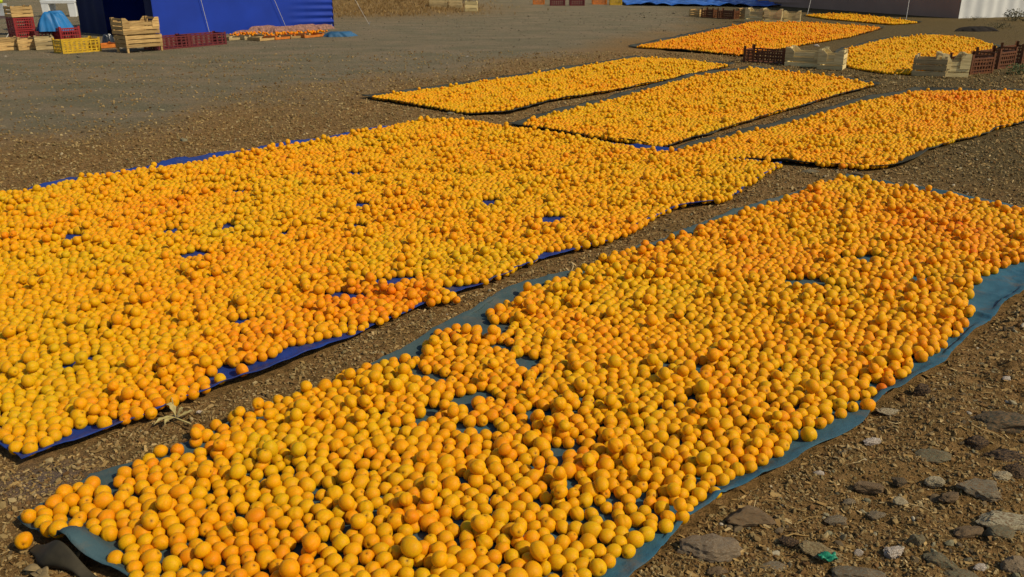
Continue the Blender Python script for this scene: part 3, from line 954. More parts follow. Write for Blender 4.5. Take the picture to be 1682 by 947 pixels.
# dry grass on the bank behind the tent
def tuft(i):
    m = MB(); r = random.Random(i)
    for k in range(9):
        a = r.uniform(0, 6.28); l = r.uniform(.5, 1)
        m.tube([(0, 0, 0), (math.cos(a) * .15, math.sin(a) * .15, l * .6), (math.cos(a) * .4, math.sin(a) * .4, l)], 0.03, 3, 0.008)
    return m.mesh("tuft", M_STRAW)
tufts = [proto("tuft", tuft(i)) for i in range(3)]
bx, by = P(625, 18)
n = 3500
x = rng.normal(bx - .2, 1.5, n); y = by + rng.normal(1.5, 2.6, n)
k = (y > by - 3.2 + 0.35 * (x - bx)) 
k &= ~((x < P(548, 50)[0] + 0.25) & (y < 22.5))
x, y = x[k], y[k]
z = ground_z(x, y, np.full(len(x), 1.0)) 
s = rng.uniform(.04, .11, len(x))
o = gn_scatter("dry_grass", np.column_stack([x, y, z]), zrot(len(x), .25), np.column_stack([s, s, s]), rng.uniform(.1, .8, len(x)), tufts)
tag(o, "tufts of dry tan grass on the low bank beyond the blue tent", "dry grass", None, "stuff")

# single stones, told apart in the photograph: px, py, width px, height px, material, label
stones = [
    (1231, 842, 74, 36, 'brown', "long brown clod against the right edge of the nearest tarp"),
    (1165, 892, 88, 42, 'rubble', "rough grey rubble lump beside the nearest tarp at the bottom"),
    (1350, 902, 58, 24, 'sandy', "flat sandy yellow stone left of the green scrap"),
    (1612, 797, 58, 34, 'grey', "rounded light grey stone below the small pale yellow one"),
    (1645, 777, 28, 20, 'pale', "small pale yellow stone on the grey stone's upper right"),
    (1645, 690, 78, 42, 'dark', "large dark green-black stone near the right edge"),
    (1600, 722, 34, 26, 'black', "black clod just below left of the large dark stone"),
    (1652, 748, 52, 30, 'black', "crumbled black clod by the right edge under the dark stone"),
    (1668, 770, 30, 26, 'black', "small black clod at the right edge beside the pale yellow stone"),
    (1652, 852, 66, 20, 'pale', "pale greenish slab stone lying at the lower right edge"),
    (1640, 872, 46, 22, 'green', "green-grey stone tucked under the pale slab"),
    (1502, 884, 26, 46, 'green', "narrow upright grey-green shard with a pointed top"),
    (1470, 902, 34, 22, 'white', "cream stone left of the upright shard"),
    (1548, 920, 50, 38, 'green', "broad grey-green stone near the bottom edge right of the shard"),
    (1410, 903, 14, 22, 'white', "thin white chip standing right of the sandy stone"),
    (1345, 774, 16, 13, 'white', "small cream chip between tarp and stony ground"),
    (1536, 787, 26, 20, 'pale', "pale olive stone left of the rounded grey stone"),
    (1432, 723, 26, 12, 'white', "flat elongated cream stone near the notch in the tarp edge"),
    (1512, 637, 26, 30, 'black', "dark brown clod touching the tarp edge below the bare blue strip"),
    (1462, 676, 38, 10, 'pale', "thin tan stone sliver beside the outermost orange apricot"),
    (1410, 944, 72, 18, 'grey', "long grey slab cut off by the bottom edge"),
    (1580, 945, 44, 20, 'green', "greenish stone cut off by the bottom edge at right"),
    (1476, 788, 24, 16, 'dark', "small dark purple-grey stone left of the pale olive one"),
    (1425, 795, 40, 22, 'brown', "dark brown clod in the middle of the stony ground"),
    (1530, 745, 46, 20, 'green', "flat olive-grey stone above the pale olive one"),
    (1440, 842, 26, 16, 'grey', "small grey stone above the cream stone and shard"),
    (1375, 852, 34, 12, 'grey', "grey flake lying above the sandy stone"),
    (1295, 885, 28, 20, 'black', "blackish clod left of the sandy stone"),
    (1590, 870, 40, 18, 'brown', "brown clod left of the pale slab"),
    (1180, 935, 30, 18, 'brown', "brown lump below the rough rubble at the bottom edge"),
    (1270, 930, 40, 18, 'grey', "grey lump at the bottom between rubble and sandy stone"),
    (1668, 925, 36, 40, 'rubble', "grey broken stone in the lower right corner"),
    (1610, 930, 20, 16, 'white', "white speckled pebble left of the corner stone"),
    (1560, 812, 30, 16, 'brown', "brown clod left of the rounded grey stone's foot"),
    (1480, 820, 22, 12, 'pale', "small pale stone in the middle of the stony ground"),
    (1395, 822, 20, 14, 'grey', "round grey pebble near the dark brown clod"),
    (1655, 620, 18, 10, 'white', "white pebble above the large dark stone near the right edge"),
    (290, 683, 11, 9, 'white', "white pebble in the earth strip beside the wilted weed"),
    (327, 675, 10, 8, 'white', "tiny white pebble right of the wilted weed"),
    (755, 178, 22, 8, 'grey', "grey pebble pile end at the near corner of the long yard-side spread"),
    (1342, 74, 9, 7, 'white', "white lump behind the pale crates"),
    (740, 185, 13, 8, 'green', "grey-green stone left of the narrow spread's near corner"),
    (1330, 280, 24, 9, 'green', "grey-green stone on the earth where the tarps nearly meet"),
    (1405, 284, 20, 9, 'dark', "dark stone under the edge of the narrow right spread"),
]
for k, (px, py, w, h, mt, lab) in enumerate(stones):
    x, y = P(px, py + h * 0.25)
    dist = math.hypot(x, y, CAM_H)
    sc = w / F_PX * dist / 2
    hh = min(h / F_PX * dist / 2, sc * 1.9)
    me = stone_mesh("stone", 300 + k, ST[mt], 3 if w > 18 else 1, 0.22, 1.0)
    o = obj("stone", me, loc=(x, y, hh * 0.12), rot=(rnd.uniform(-.15, .15), rnd.uniform(-.15, .15), rnd.uniform(-.4, .4)))
    o.scale = (sc * 1.1, sc * 0.8, max(hh * 0.85, sc * .3))
    tag(o, lab, "stone", "stones on the ground")

# green scrap
x, y = P(1358, 922)
m = MB().grid(lambda u, v: (x + (u - .5) * .04, y + (v - .5) * .028, .016 + .006 * math.sin(u * 9 + v * 5) + .004 * math.sin(v * 11)), 8, 6)
o = m.build("plastic_scrap", M_GREENSC, smooth=True); so = o.modifiers.new("t", 'SOLIDIFY'); so.thickness = .002
tag(o, "small crumpled green plastic scrap near the sandy stone", "scrap")

# wilted weed over the blue tarp edge
wx, wy = P(290, 692)
wd = empty("wilted_weed", (wx, wy, 0.0))
tag(wd, "small wilted pale weed on the earth strip by the blue tarp edge", "weed")
M_WEED = plain("pale_dry_leaf", (0.38, 0.30, 0.11), 0.8, 0.3, 40)
MB().tube([(.05, -.02, .004), (0, 0, .012), (-.015, .03, .035), (-.03, .06, .05)], .003, 5, .0015).build("stem", M_WEED, wd)
for a, l, zz in ((.5, .035, .02), (2.0, .045, .035), (3.3, .07, .006), (0.1, .055, .006), (3.7, .05, .004)):
    def lf(u, v, a=a, l=l, zz=zz):
        w = .008 * math.sin(math.pi * min(1, u * .96 + .02)) * (1 + .4 * math.sin(u * 17 + a)); t = (v - .5) * 2 * w; a = a + u * .7
        return (math.cos(a) * l * u - math.sin(a) * t, math.sin(a) * l * u + math.cos(a) * t, .014 + zz * math.sin(u * 2.2) + abs(t) * .5)
    o = MB().grid(lf, 6, 4).build("leaf", M_WEED, wd, True); so = o.modifiers.new("t", 'SOLIDIFY'); so.thickness = .0006
# dark weed debris below the tarp fold
fx0, fy0 = P(92, 930)
dw = empty("dry_leaf_cluster", (fx0, fy0, 0))
tag(dw, "brown withered leaves lying under the lifted tarp corner at bottom left", "dead leaves")
M_DLEAF = plain("brown_dead_leaf", (0.20, 0.14, 0.06), 0.8, 0.4, 40)
for q in range(7):
    a, l, ox, oy = rnd.uniform(0, 6.28), rnd.uniform(.03, .055), rnd.uniform(-.06, .05), rnd.uniform(-.05, .03)
    def lf(u, v, a=a, l=l, ox=ox, oy=oy):
        w = .012 * math.sin(math.pi * min(1, u * .96 + .02)); t = (v - .5) * 2 * w
        return (ox + math.cos(a) * l * u - math.sin(a) * t, oy + math.sin(a) * l * u + math.cos(a) * t, .008 + .010 * math.sin(u * 2.8) + abs(t) * .4)
    o = MB().grid(lf, 6, 4).build("leaf", M_DLEAF, dw, True); so = o.modifiers.new("t", 'SOLIDIFY'); so.thickness = .0006

# ------------------------------------------------------------------ crates
CM = {}
def cached(key, fn):
    if key not in CM: CM[key] = fn()
    return CM[key]


def wood_crate(px, py, yaw, mat, label, group, L=.50, Wd=.33, H=.20, z=0.0, post=.25, world=None, slats=3, legs=0.0):
    """px, py: foot of the middle of the crate's near long side"""
    x, y = world if world else P(px, py, z)
    a = math.radians(yaw)
    nrm = (-math.sin(a), math.cos(a))
    if nrm[0] * x + nrm[1] * y < 0: nrm = (-nrm[0], -nrm[1])
    e = empty("wooden_crate", (x + nrm[0] * Wd / 2, y + nrm[1] * Wd / 2, z), a)
    tag(e, label, "crate", group)
    K = (mat.name, L, Wd, H, post, slats, legs)
    pm = cached(("post",) + K, lambda: MB().box((0, 0, post / 2), (.03, .03, post)).mesh("post", mat))
    for sx in (-1, 1):
        for sy in (-1, 1):
            obj("post", pm, e, (sx * (L / 2 - .022), sy * (Wd / 2 - .022), 0))
    hs = (H - legs) / slats
    lm = cached(("ls",) + K, lambda: MB().box((0, 0, 0), (L, .007, hs * .80)).mesh("slat", mat))
    sm = cached(("ss",) + K, lambda: MB().box((0, 0, 0), (.007, Wd - .016, hs * .80)).mesh("slat", mat))
    for k in range(slats):
        zz = legs + hs * (k + .5)
        for sy in (-1, 1): obj("slat", lm, e, (0, sy * (Wd / 2 - .0035), zz), (0, rnd.uniform(-.006, .006), 0))
        for sx in (-1, 1): obj("slat", sm, e, (sx * (L / 2 - .004), 0, zz + .004))
    if post > H + .035:
        def cb():
            m = MB(); w0, w1 = .115, .06
            v = [(0, -.004, H * .55), (w0, -.004, H * .55), (w0, -.004, H + .002), (w1, -.004, post), (0, -.004, post)]
            k0 = len(m.v); m.v += v + [(a_, .004, c_) for a_, b_, c_ in v]
            n_ = len(v)
            m.f += [[k0 + i_ for i_ in range(n_)], [k0 + n_ + i_ for i_ in range(n_)][::-1]] + [[k0 + i_, k0 + n_ + i_, k0 + n_ + (i_ + 1) % n_, k0 + (i_ + 1) % n_] for i_ in range(n_)]
            return m.mesh("corner_board", mat)
        cm_ = cached(("cb",) + K, cb)
        for sy in (-1, 1):
            obj("corner_board", cm_, e, (-L / 2, sy * (Wd / 2 + .005), 0))
            obj("corner_board", cm_, e, (L / 2, sy * (Wd / 2 + .005), 0), (0, 0, math.pi))
    # raised end boards between the tall posts
    eb = cached(("eb",) + K, lambda: MB().box((0, 0, 0), (.012, Wd - .08, .03)).mesh("end_rail", mat))
    for sx in (-1, 1): obj("end_rail", eb, e, (sx * (L / 2 - .022), 0, post - .022))
    bm_ = cached(("bs",) + K, lambda: MB().box((0, 0, 0), (L - .02, (Wd - .02) / 5 * .82, .006)).mesh("bottom_slat", mat))
    for k in range(5): obj("bottom_slat", bm_, e, (0, -Wd / 2 + .01 + (Wd - .02) / 5 * (k + .5), .012 + legs))
    return e


def lattice(L, H, nb, nh, notch=True, t=.012):
    m = MB()
    m.box((0, 0, H * .06), (L, t, H * .12))
    m.box((0, 0, H * .93), (L, t * 1.5, H * .10))
    for k in range(nb):
        m.box((-L / 2 + L * (k + .5) / nb, 0, H / 2), (L / nb * .30, t * .8, H * .90))
    for k in range(nh): m.box((0, 0, H * (k + 1) / (nh + 1)), (L * .99, t * .7, H * .08))
    return m


def plastic_crate(px, py, yaw, mat, label, group, L=.50, Wd=.32, H=.19, z=0.0, horn=.045, world=None, solid=False):
    x, y = world if world else P(px, py, z)
    a = math.radians(yaw)
    nrm = (-math.sin(a), math.cos(a))
    if nrm[0] * x + nrm[1] * y < 0: nrm = (-nrm[0], -nrm[1])
    e = empty("plastic_crate", (x + nrm[0] * Wd / 2, y + nrm[1] * Wd / 2, z), a)
    tag(e, label, "crate", group)
    K = (mat.name, L, Wd, H, horn)
    lm = cached(("pl",) + K, lambda: lattice(L - .07, H, 7, 3).mesh("side_panel", mat))
    sm = cached(("ps",) + K, lambda: lattice(Wd - .07, H, 5, 3).mesh("end_panel", mat))
    for sy in (-1, 1): obj("side_panel", lm, e, (0, sy * (Wd / 2 - .009), 0))
    for sx in (-1, 1): obj("end_panel", sm, e, (sx * (L / 2 - .009), 0, 0), (0, 0, math.pi / 2))
    def corner():
        m = MB()
        m.box((0, .0165, (H + horn) / 2), (.036, .004, H + horn)).box((.0165, -.002, (H + horn) / 2), (.004, .033, H + horn)).box((-.0, -.0, H * .2), (.03, .03, .01))
        return m
    cm = cached(("pc",) + K, lambda: corner().mesh("corner_post", mat))
    for sx, sy, ra in ((1, 1, 0), (-1, 1, math.pi / 2), (-1, -1, math.pi), (1, -1, -math.pi / 2)):
        obj("corner_post", cm, e, (sx * (L / 2 - .018), sy * (Wd / 2 - .018), 0), (0, 0, ra))
    bt = cached(("pb",) + K, lambda: MB().box((0, 0, 0), (L - .02, Wd - .02, .006)).mesh("base", mat))
    obj("base", bt, e, (0, 0, .012))
    return e


G1 = "crates standing between the far spreads"
plastic_crate(1253, 104, -38, M_BROWNP, "dark brown crate at the left end of the row before the deep orange spread", G1, L=.60, H=.18, horn=.045)
wood_crate(1319, 110, -30, M_PALE, "pale slatted crate right of the dark brown one, middle of its row", G1, L=.50)
wood_crate(1362, 115, -28, M_PALE, "pale crate at the right end of its row, against the yellow spread", G1, L=.32, H=.2)
wood_crate(1524, 126, -30, M_GREYW, "greyish wooden crate at the near right corner of the yellow spread", G1, L=.38, H=.22)
wood_crate(1566, 127, -12, M_PALE, "pale crate with tall corner posts beside the brown plastic crates at right", G1, L=.33, Wd=.30, H=.19, post=.28)
plastic_crate(1612, 121, 28, M_BROWNP, "brown plastic lattice crate next to the pale tall-posted one", G1, L=.46, H=.2, horn=.045)
plastic_crate(1652, 112, 36, M_BROWNP, "brown plastic crate second from the pale one at right edge", G1, L=.46, H=.22, horn=.045)
plastic_crate(1690, 103, 36, M_BROWNP, "brown plastic crate cut off by the right edge of the photo", G1, L=.46, H=.22, horn=.045)
G2 = "crates in the far row behind the deep orange spread"
wood_crate(1140, 27, -38, M_WOOD, "small light wooden crate at the left end of the far row", G2, L=.30, H=.16, post=.19)
plastic_crate(1161, 29, -38, M_BROWNP, "dark brown crate second in the far row", G2, L=.34, H=.2)
plastic_crate(1191, 31, -38, M_BROWNP, "reddish brown crate third in the far row", G2, L=.46, H=.2)
wood_crate(1216, 30, -38, M_WOOD, "tan wooden crate end between brown and pale crates in the far row", G2, L=.26, H=.2)
wood_crate(1237, 37, -30, M_PALE, "pale greenish crate, first of the three pale ones in the far row", G2, L=.42, H=.26, post=.33)
wood_crate(1268, 38, -20, M_PALE, "pale crate, middle of the three pale ones in the far row", G2, L=.40, H=.26, post=.31)
wood_crate(1299, 37, -20, M_PALE, "pale crate, last of the far row beside the thin farthest spread", G2, L=.40, H=.2, post=.26)
G3 = "crates stacked by the blue tent"
wood_crate(14, 83, 40, M_WOOD, "tan crate cut off by the left edge of the photo", G3, L=.40, H=.19, post=.20)
wood_crate(48, 82, 45, M_WOOD, "tan crate second from the left edge, before the red crates", G3, L=.30, H=.17, post=.19)
wood_crate(76, 82, 30, M_GREYW, "weathered grey-brown crate left of the yellow one", G3, L=.28, H=.2, post=.21)
plastic_crate(136, 86, 50, M_YELLOW, "yellow lattice crate left of the black bag", G3, L=.60, H=.2, horn=.02)
wood_crate(176, 79, 50, M_ORANGEP, "low orange tray that the black bag sits in", G3, L=.40, Wd=.30, H=.07, post=.08, slats=1)
cA = wood_crate(240, 85, 50, M_WOOD, "tan crate with short legs, bottom one of the two stacked beside the tent", G3, L=.60, Wd=.36, H=.26, post=.262, legs=.07)
cB = wood_crate(0, 0, 50, M_WOOD, "tan crate with tall corner posts, upper one of the two stacked beside the tent", G3, L=.60, Wd=.36, H=.19, post=.25, z=.268, world=P(238, 85))
plastic_crate(285, 80, 54, M_MAROON, "maroon crate right of the two stacked tan ones", G3, L=.66, H=.2, horn=.01)
plastic_crate(342, 75, 56, M_MAROON, "maroon crate farther right at the foot of the tent wall", G3, L=.78, H=.2, horn=.01)
# red stack behind
bxr, byr = P(46, 70)
plastic_crate(0, 0, 50, M_RED, "red crate at the foot of the stack under the small tan crate", G3, L=.34, H=.22, horn=0, world=(bxr, byr))
plastic_crate(0, 0, 50, M_RED, "red crate directly under the small tan crate", G3, L=.34, H=.2, horn=0, world=(bxr, byr), z=.225)
wood_crate(0, 0, 50, M_WOOD, "small tan crate on top of the red stack at upper left", G3, L=.36, Wd=.3, H=.18, post=.19, world=(bxr, byr), z=.43)
bx2, by2 = P(84, 69)
plastic_crate(0, 0, 50, M_MAROON, "dark red crate under the bright blue bundle", G3, L=.5, H=.2, horn=0, world=(bx2, by2))
bx3, by3 = P(118, 69)
plastic_crate(0, 0, 50, M_RED, "bright red crate just left of the tent opening", G3, L=.36, H=.25, horn=0.02, world=(bx3, by3))
G4 = "crates at the top edge beyond the yard"
wood_crate(720, 14, 0, M_GREYW, "dull olive crate at the top edge left of the pale one", G4, L=.55, H=.25)
wood_crate(748, 14, 0, M_GREYW, "dull crate between the olive and the pale crates at the top edge", G4, L=.40, H=.25)
wood_crate(774, 19, 0, M_PALE, "pale crate standing at the top edge, right of the dull ones", G4, L=.36, H=.28, post=.3)
plastic_crate(885, 7, 0, M_ORANGEP, "orange-red crate at the top edge, left of the maroon pair", G4, L=.4)
plastic_crate(916, 9, 0, M_MAROON, "maroon crate at the top edge, left of its pair", G4, L=.5)
plastic_crate(948, 9, 0, M_MAROON, "maroon crate at the top edge, right of its pair", G4, L=.5)
plastic_crate(985, 7, 0, M_ORANGEP, "orange crate at the top edge near the blue sheet", G4, L=.5)
plastic_crate(1012, 8, 0, M_YELLOW, "ochre crate at the top edge next to the blue sheet", G4, L=.4)
# trays with apricots along the tent foot
for k, (tx, ty) in enumerate(tray_px):
    x0, y0 = P(tx, ty)
    wood_crate(tx, ty + 3, 56, [M_GREYW, M_GREYW, M_WOOD, M_ORANGEP, M_WOOD, M_ORANGEP][k],
               ["dull tray, first of the low trays along the tent foot after the maroon crates", "dull tray, second of the low trays along the tent foot", "tan low tray of apricots, third along the tent foot", "orange low tray of apricots, fourth along the tent foot", "tan low tray of apricots, fifth along the tent foot", "orange low tray, last along the tent foot before the blue bundle"][k],
               "low trays along the tent foot", L=.5, Wd=.34, H=.05, post=.07, slats=1)

# ------------------------------------------------------------------ things round the crates
def blob(name, mat, cx, cy, a, b2, h, label, cat, seed, top=0.3, yaw=0.0, z=0.0, nu=72, nv=16):
    def fn(u, v):
        an = 2 * math.pi * u
        k = (1 - v)
        rr = top + (1 - top) * k ** 0.8 if v < 1 else 0
        if v >= 1: rr = 0.0
        n_ = 1 + 0.10 * math.sin(5 * an + seed) + 0.06 * math.sin(11 * an + seed * 2 + v * 4)
        n_ += 0.05 * math.sin(17 * an + seed * 3 + v * 7) * (1 - v)
        hz = (h * (1 - (1 - v) ** 1.8) if v < 1 else h * 0.97) * (1 + .05 * math.sin(7 * an + v * 9))
        return (math.cos(an) * a * rr * n_, math.sin(an) * b2 * rr * n_, hz * (1 + .05 * math.sin(3 * an + seed)))
    o = MB().grid(fn, nu, nv).build(name, mat, None, True, loc=(cx, cy, z), rot=(0, 0, yaw))
    return tag(o, label, cat)

x, y = bx2 + .05, by2 + .12
blob("tarpaulin_bundle", M_CYAN, x, y, .28, .22, .31, "bright blue tarpaulin bundle heaped on the dark red crate", "tarpaulin bundle", 2, .34, .6, .19)
x, y = P(176, 76)
blob("plastic_bag", M_BLACKP, x, y + .08, .10, .09, .17, "shiny black plastic bag in the low orange tray", "bag", 5, .4, 0, .02)
x, y = P(557, 60)
blob("folded_sheet", plain("slate_blue_sheet", (0.02, 0.085, 0.17), .6, .3, 6), x, y + .1, .30, .15, .085, "flat slate-blue folded sheet on the ground at the tent's right corner", "folded sheet", 1, .5, .35)
for k, (sx_, sy_, l_, h_, lab) in enumerate(((402, 57, .34, .08, "small pinkish net sack heap right of the maroon crates, behind the low trays"), (432, 53, .36, .12, "pinkish net sack behind the second and third low trays"), (464, 52, .38, .10, "flatter pinkish net sack in the middle of the tent foot"), (497, 50, .38, .11, "pinkish net sack behind the last low trays"), (526, 48, .34, .09, "pinkish net sack nearest the tent's right corner"))):
    x, y = P(sx_, sy_)
    tag(blob("net_sack", M_SACK, x, y + .1, l_, .13, h_, lab, "sack", 3 + k * 2, .5, math.radians(50)), None, None, "net sacks along the tent foot")


# white table behind the bundle
x, y = P(98, 27)
tb = empty("white_table", (x, y + .2, 0), math.radians(6))
tag(tb, "low white plastic table beyond the bright blue bundle, left of the tent opening", "table")
MB().box((0, 0, .39), (.86, .5, .035)).box((0, -.235, .355), (.84, .02, .04)).build("tabletop", M_WHITEP, tb)
for sx in (-1, 1):
    for sy in (-1, 1):
        MB().box((sx * .33, sy * .19, .175), (.16, .08, .35), taper=1.15).build("leg", M_WHITEP, tb)
# white boxes at left edge
x, y = P(12, 60)
st_ = empty("wooden_table", (x - .25, y + .5, 0), math.radians(10))
tag(st_, "dark low table at the left edge carrying grey and white containers", "table")
MB().box((0, 0, .34), (.9, .5, .05)).build("tabletop", plain("purple_brown_board", (.12, .085, .08), .8), st_)
for sx in (-1, 1):
    for sy in (-1, 1): MB().box((sx * .40, sy * .2, .158), (.04, .04, .315)).build("leg", M_METAL, st_)
bo = MB().box((0, 0, .105), (.16, .14, .21), taper=1.08).box((0, 0, .216), (.175, .155, .012)).build("grey_tub", M_GREYP, None, loc=(x - .23, y + .38, .366))
tag(bo, "light grey tub at the left edge with a yellow-green ball on top", "tub")
bo = MB().box((0, 0, .08), (.12, .12, .16), taper=.96).box((0, 0, .166), (.10, .10, .012)).build("white_box", M_WHITEP, None, loc=(x - .04, y + .36, .366))
tag(bo, "small white box right of the grey tub", "box")
me = stone_mesh("melon", 5, plain("yellow_green_rind", (.42, .46, .03), .5), 2, .02, .92)
o = obj("melon", me, loc=(x - .22, y + .38, .366 + .222 + .055)); o.scale = (.065,) * 3
tag(o, "yellow-green round fruit on the grey tub in the upper left corner", "fruit")
# white post at left of tent gap: thin stick leaning in the shade
x, y = P(8, 62)
o = MB().tube([(x, y + .05, 0), (x + .12, y + .25, .28)], .006, 6).build("stick", M_ROPE)
tag(o, "thin pale stick leaning in the dark gap at the left edge", "stick")


# ------------------------------------------------------------------ tents
def tent(name, c0, c1, depth, hwall, hroof, mat_side, mat_front, label, ropes, front_open, seed, flip=1, folds=0.01, mat_roof=None):
    """c0 near corner, c1 far corner of the long side wall; the end wall leaves c0 to one side"""
    c0, c1 = Vector((*c0, 0)), Vector((*c1, 0))
    L = (c1 - c0).length
    ux = (c1 - c0).normalized()
    uy = Vector((-ux.y, ux.x, 0)) * flip
    e = empty(name, c0, math.atan2(ux.y, ux.x))
    tag(e, label, "tent")
    s = flip
    q = random.Random(seed)
    ph = [q.uniform(0, 6) for _ in range(6)]
    def side(u, v):
        z = hwall * v
        w = folds * (math.sin(u * L * 3.1 + ph[0]) + .6 * math.sin(u * L * 7.3 + ph[1] + v * 1.5)) * (1 - .5 * v) + .04 * math.sin(math.pi * v) * 0
        # gathered wrinkles low at the far corner
        w += .035 * max(0, (u - .70) / .30) * math.sin(v * hwall * 46 + u * 6) * max(0, 1 - z / .9)
        return (u * L, s * (w * .8), z)
    MB().grid(side, 120, 130).build("side_wall", mat_side, e, True)
    MB().grid(lambda u, v: (u * L, s * (depth + folds * math.sin(u * L * 4 + ph[2])), hwall * v), 40, 4).build("back_wall", mat_side, e, True)
    def end(x0, a, b2):
        def f(u, v):
            y = a + (b2 - a) * u
            top = hwall + (hroof - hwall) * (1 - abs(2 * y / depth - 1))
            return (x0 + folds * 1.5 * (math.sin(y * 5 + ph[3]) + .7 * math.sin(y * 17 + ph[4])), s * y, top * v)
        return f
    if front_open:
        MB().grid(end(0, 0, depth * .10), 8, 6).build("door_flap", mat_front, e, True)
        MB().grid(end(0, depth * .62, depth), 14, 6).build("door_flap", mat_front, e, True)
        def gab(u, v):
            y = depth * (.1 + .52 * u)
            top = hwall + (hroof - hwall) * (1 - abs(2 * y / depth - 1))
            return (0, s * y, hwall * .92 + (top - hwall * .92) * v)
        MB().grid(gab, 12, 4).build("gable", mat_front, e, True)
        MB().grid(lambda u, v: (.05 + (L - .1) * u, s * depth * (.02 + .96 * v), .012), 2, 2).build("groundsheet", M_TENT_SHADE, e)
    else:
        MB().grid(end(0, 0, depth), 160, 8).build("end_wall", mat_front, e, True)
    MB().grid(end(L, 0, depth), 20, 6).build("end_wall", mat_side, e, True)
    def roof(sg):
        def f(u, v):
            y = depth / 2 * v if sg > 0 else depth - depth / 2 * v
            ov = -.12 * (1 - v)
            yy = y + (ov if sg > 0 else -ov)
            return (-.12 + (L + .24) * u, s * yy, hwall - .05 * (1 - v) + (hroof - hwall) * v + .03 + .02 * math.sin(u * 20) * (1 - v))
        return f
    for sg in (1, -1):
        MB().grid(roof(sg), 40, 6).build("roof", mat_roof or mat_side, e, True)
    for xx in (0.03, L - .03):
        for yy in (.04, depth - .04):
            MB().tube([(xx, s * yy, 0), (xx, s * yy, hwall)], .02, 8).build("pole", M_METAL, e)
    for (top, foot) in ropes:
        inv = Vector(foot) - c0
        fx_ = inv.dot(ux); fy_ = inv.dot(Vector((-ux.y, ux.x, 0)))
        t3 = (top, -s * .10, hwall)
        pts = []
        for k in range(9):
            t = k / 8
            pts.append((t3[0] + (fx_ - t3[0]) * t, t3[1] + (fy_ - t3[1]) * t, t3[2] * (1 - t) + .03 * t - .05 * math.sin(math.pi * t)))
        rp = MB().tube(pts, .0045, 5).build("guy_rope", M_ROPE, e)
        MB().tube([(fx_, fy_, -.02), (fx_ + .02, fy_ - .02, .08)], .009, 6, .006).build("peg", M_METAL, rp)
    return e


def V2(px, py): return Vector((*P(px, py), 0))

n_blue = Vector((.88, -.47, 0))
tent("blue_tent", P(257, 64), P(548, 43), 2.7, 2.1, 2.9, M_TENT, M_TENT_SHADE, "royal blue tent with a dark open end at the upper left", [(-0.0 + .75, V2(345, 58)), (2.1, V2(471, 49)), (3.9, V2(606, 41))], True, 1, 1, 0.008)
tent("grey_tent", P(1574, 30), P(1240, 7), 6.0, 2.3, 3.3, M_GREYTENT, M_WHITETENT, "taupe tent with a white end wall at the upper right", [(1.6, V2(1488, 34)), (5.2, V2(1326, 25))], False, 2, -1, 0.014)

# blue sheet lying beyond the yard
def sheet(u, v):
    p0, p1 = P(1028, 9), P(1284, 12)
    x = p0[0] + (p1[0] - p0[0]) * u; y = p0[1] + (p1[1] - p0[1]) * u + 3.5 * v
    return (x, y, .02 + .05 * abs(math.sin(u * 31 + v * 5)) * (.4 + math.sin(u * 7) ** 2) + .12 * v + .05 * math.sin(v * 22 + u * 11) ** 2)
o = MB().grid(sheet, 90, 26).build("blue_sheet", plain("crumpled_blue_sheet", (0.03, 0.12, 0.42), .35, .5, 3, spec=.6), None, True)
so = o.modifiers.new("t", 'SOLIDIFY'); so.thickness = .004
tag(o, "crumpled blue sheet spread on the ground at the top edge before the taupe tent", "sheet")

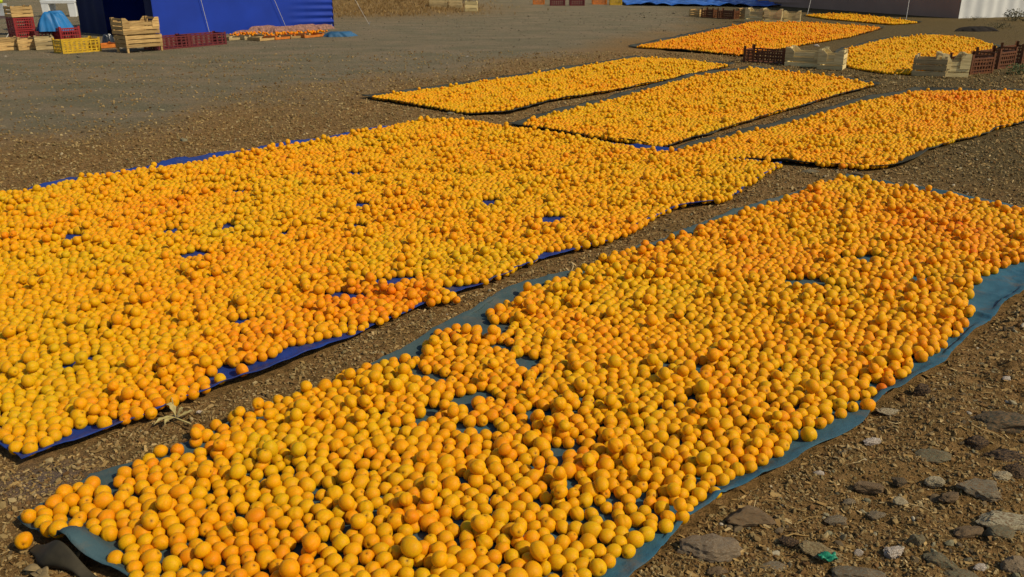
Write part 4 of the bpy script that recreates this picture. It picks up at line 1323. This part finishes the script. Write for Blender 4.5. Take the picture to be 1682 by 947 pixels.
# soil heap with shadow painted near-black, low shrubs at the white wall's foot
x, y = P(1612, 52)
blob("shadow_soil_heap", M_SHADESOIL, x, y + .2, .46, .14, .09, "low soil heap with a shadow painted near-black, in front of the white tent wall", "soil heap", 4, .35, .1)
M_LEAFG = plain("dull_green_leaf", (0.075, 0.10, 0.03), .7, .4, 30)
M_LEAFB = plain("brown_green_leaf", (0.10, 0.085, 0.035), .7, .4, 30)
def shrub(px, py, r, h, mat, label, n, seed):
    q = random.Random(seed)
    x, y = P(px, py)
    e = empty("weed_clump", (x, y, 0)); tag(e, label, "weed", "weeds at the right side")
    st, lv = MB(), MB()
    for k in range(max(5, n // 12)):
        a = q.uniform(0, 6.28); rr = r * q.uniform(.3, 1)
        st.tube([(0, 0, 0), (math.cos(a) * rr * .4, math.sin(a) * rr * .4, h * .6), (math.cos(a) * rr, math.sin(a) * rr, h * q.uniform(.6, 1))], .004, 4, .0015)
    for k in range(n):
        a = q.uniform(0, 6.28); rr = r * math.sqrt(q.random()); z = h * q.uniform(.05, 1) * (1 - .4 * (rr / r) ** 2)
        lv.box((math.cos(a) * rr, math.sin(a) * rr, z), (h * q.uniform(.08, .2), h * .06, .002), (q.uniform(-1, 1), q.uniform(-1, 1), q.uniform(0, 6.28)), .004)
    st.build("stems", mat, e)
    tag(lv.build("foliage", mat, e), kind="stuff")
shrub(1672, 122, .16, .16, M_LEAFG, "green weed at the right edge below the brown crates", 160, 1)
shrub(1668, 34, .30, .30, M_LEAFB, "dusty weed clump at the foot of the white tent wall near the right edge", 200, 2)
shrub(1640, 46, .30, .14, M_LEAFB, "low dusty weeds at the right end of the shadow-painted soil heap", 160, 3)
shrub(1600, 33, .3, .10, M_LEAFB, "thin weeds at the corner of the white tent wall", 120, 4)
# dark bushes / shaded scrub behind the bank and pale bucket
x, y = P(675, 3)
M_SCRUB = plain("dark_scrub_leaf", (0.03, 0.028, 0.014), .9, .5, 20)
for px, py, r, h, lab, sd_ in ((655, -2, .9, .55, "dark scrub clump on the bank at the top edge, left one", 11), (690, 0, .8, .5, "dark scrub clump at the top edge behind the white bucket", 12), (722, -2, .8, .5, "dark scrub clump at the top edge behind the dull crates", 13)):
    shrub(px, py, r, h, M_SCRUB, lab, 500, sd_)
x, y = P(694, 7)
o = MB().tube([(0, 0, 0), (0, 0, .22)], .12, 16, .15).build("bucket", M_WHITEP, None, loc=(x, y, 0))
tag(o, "small white bucket at the top edge on the grassy bank", "bucket")
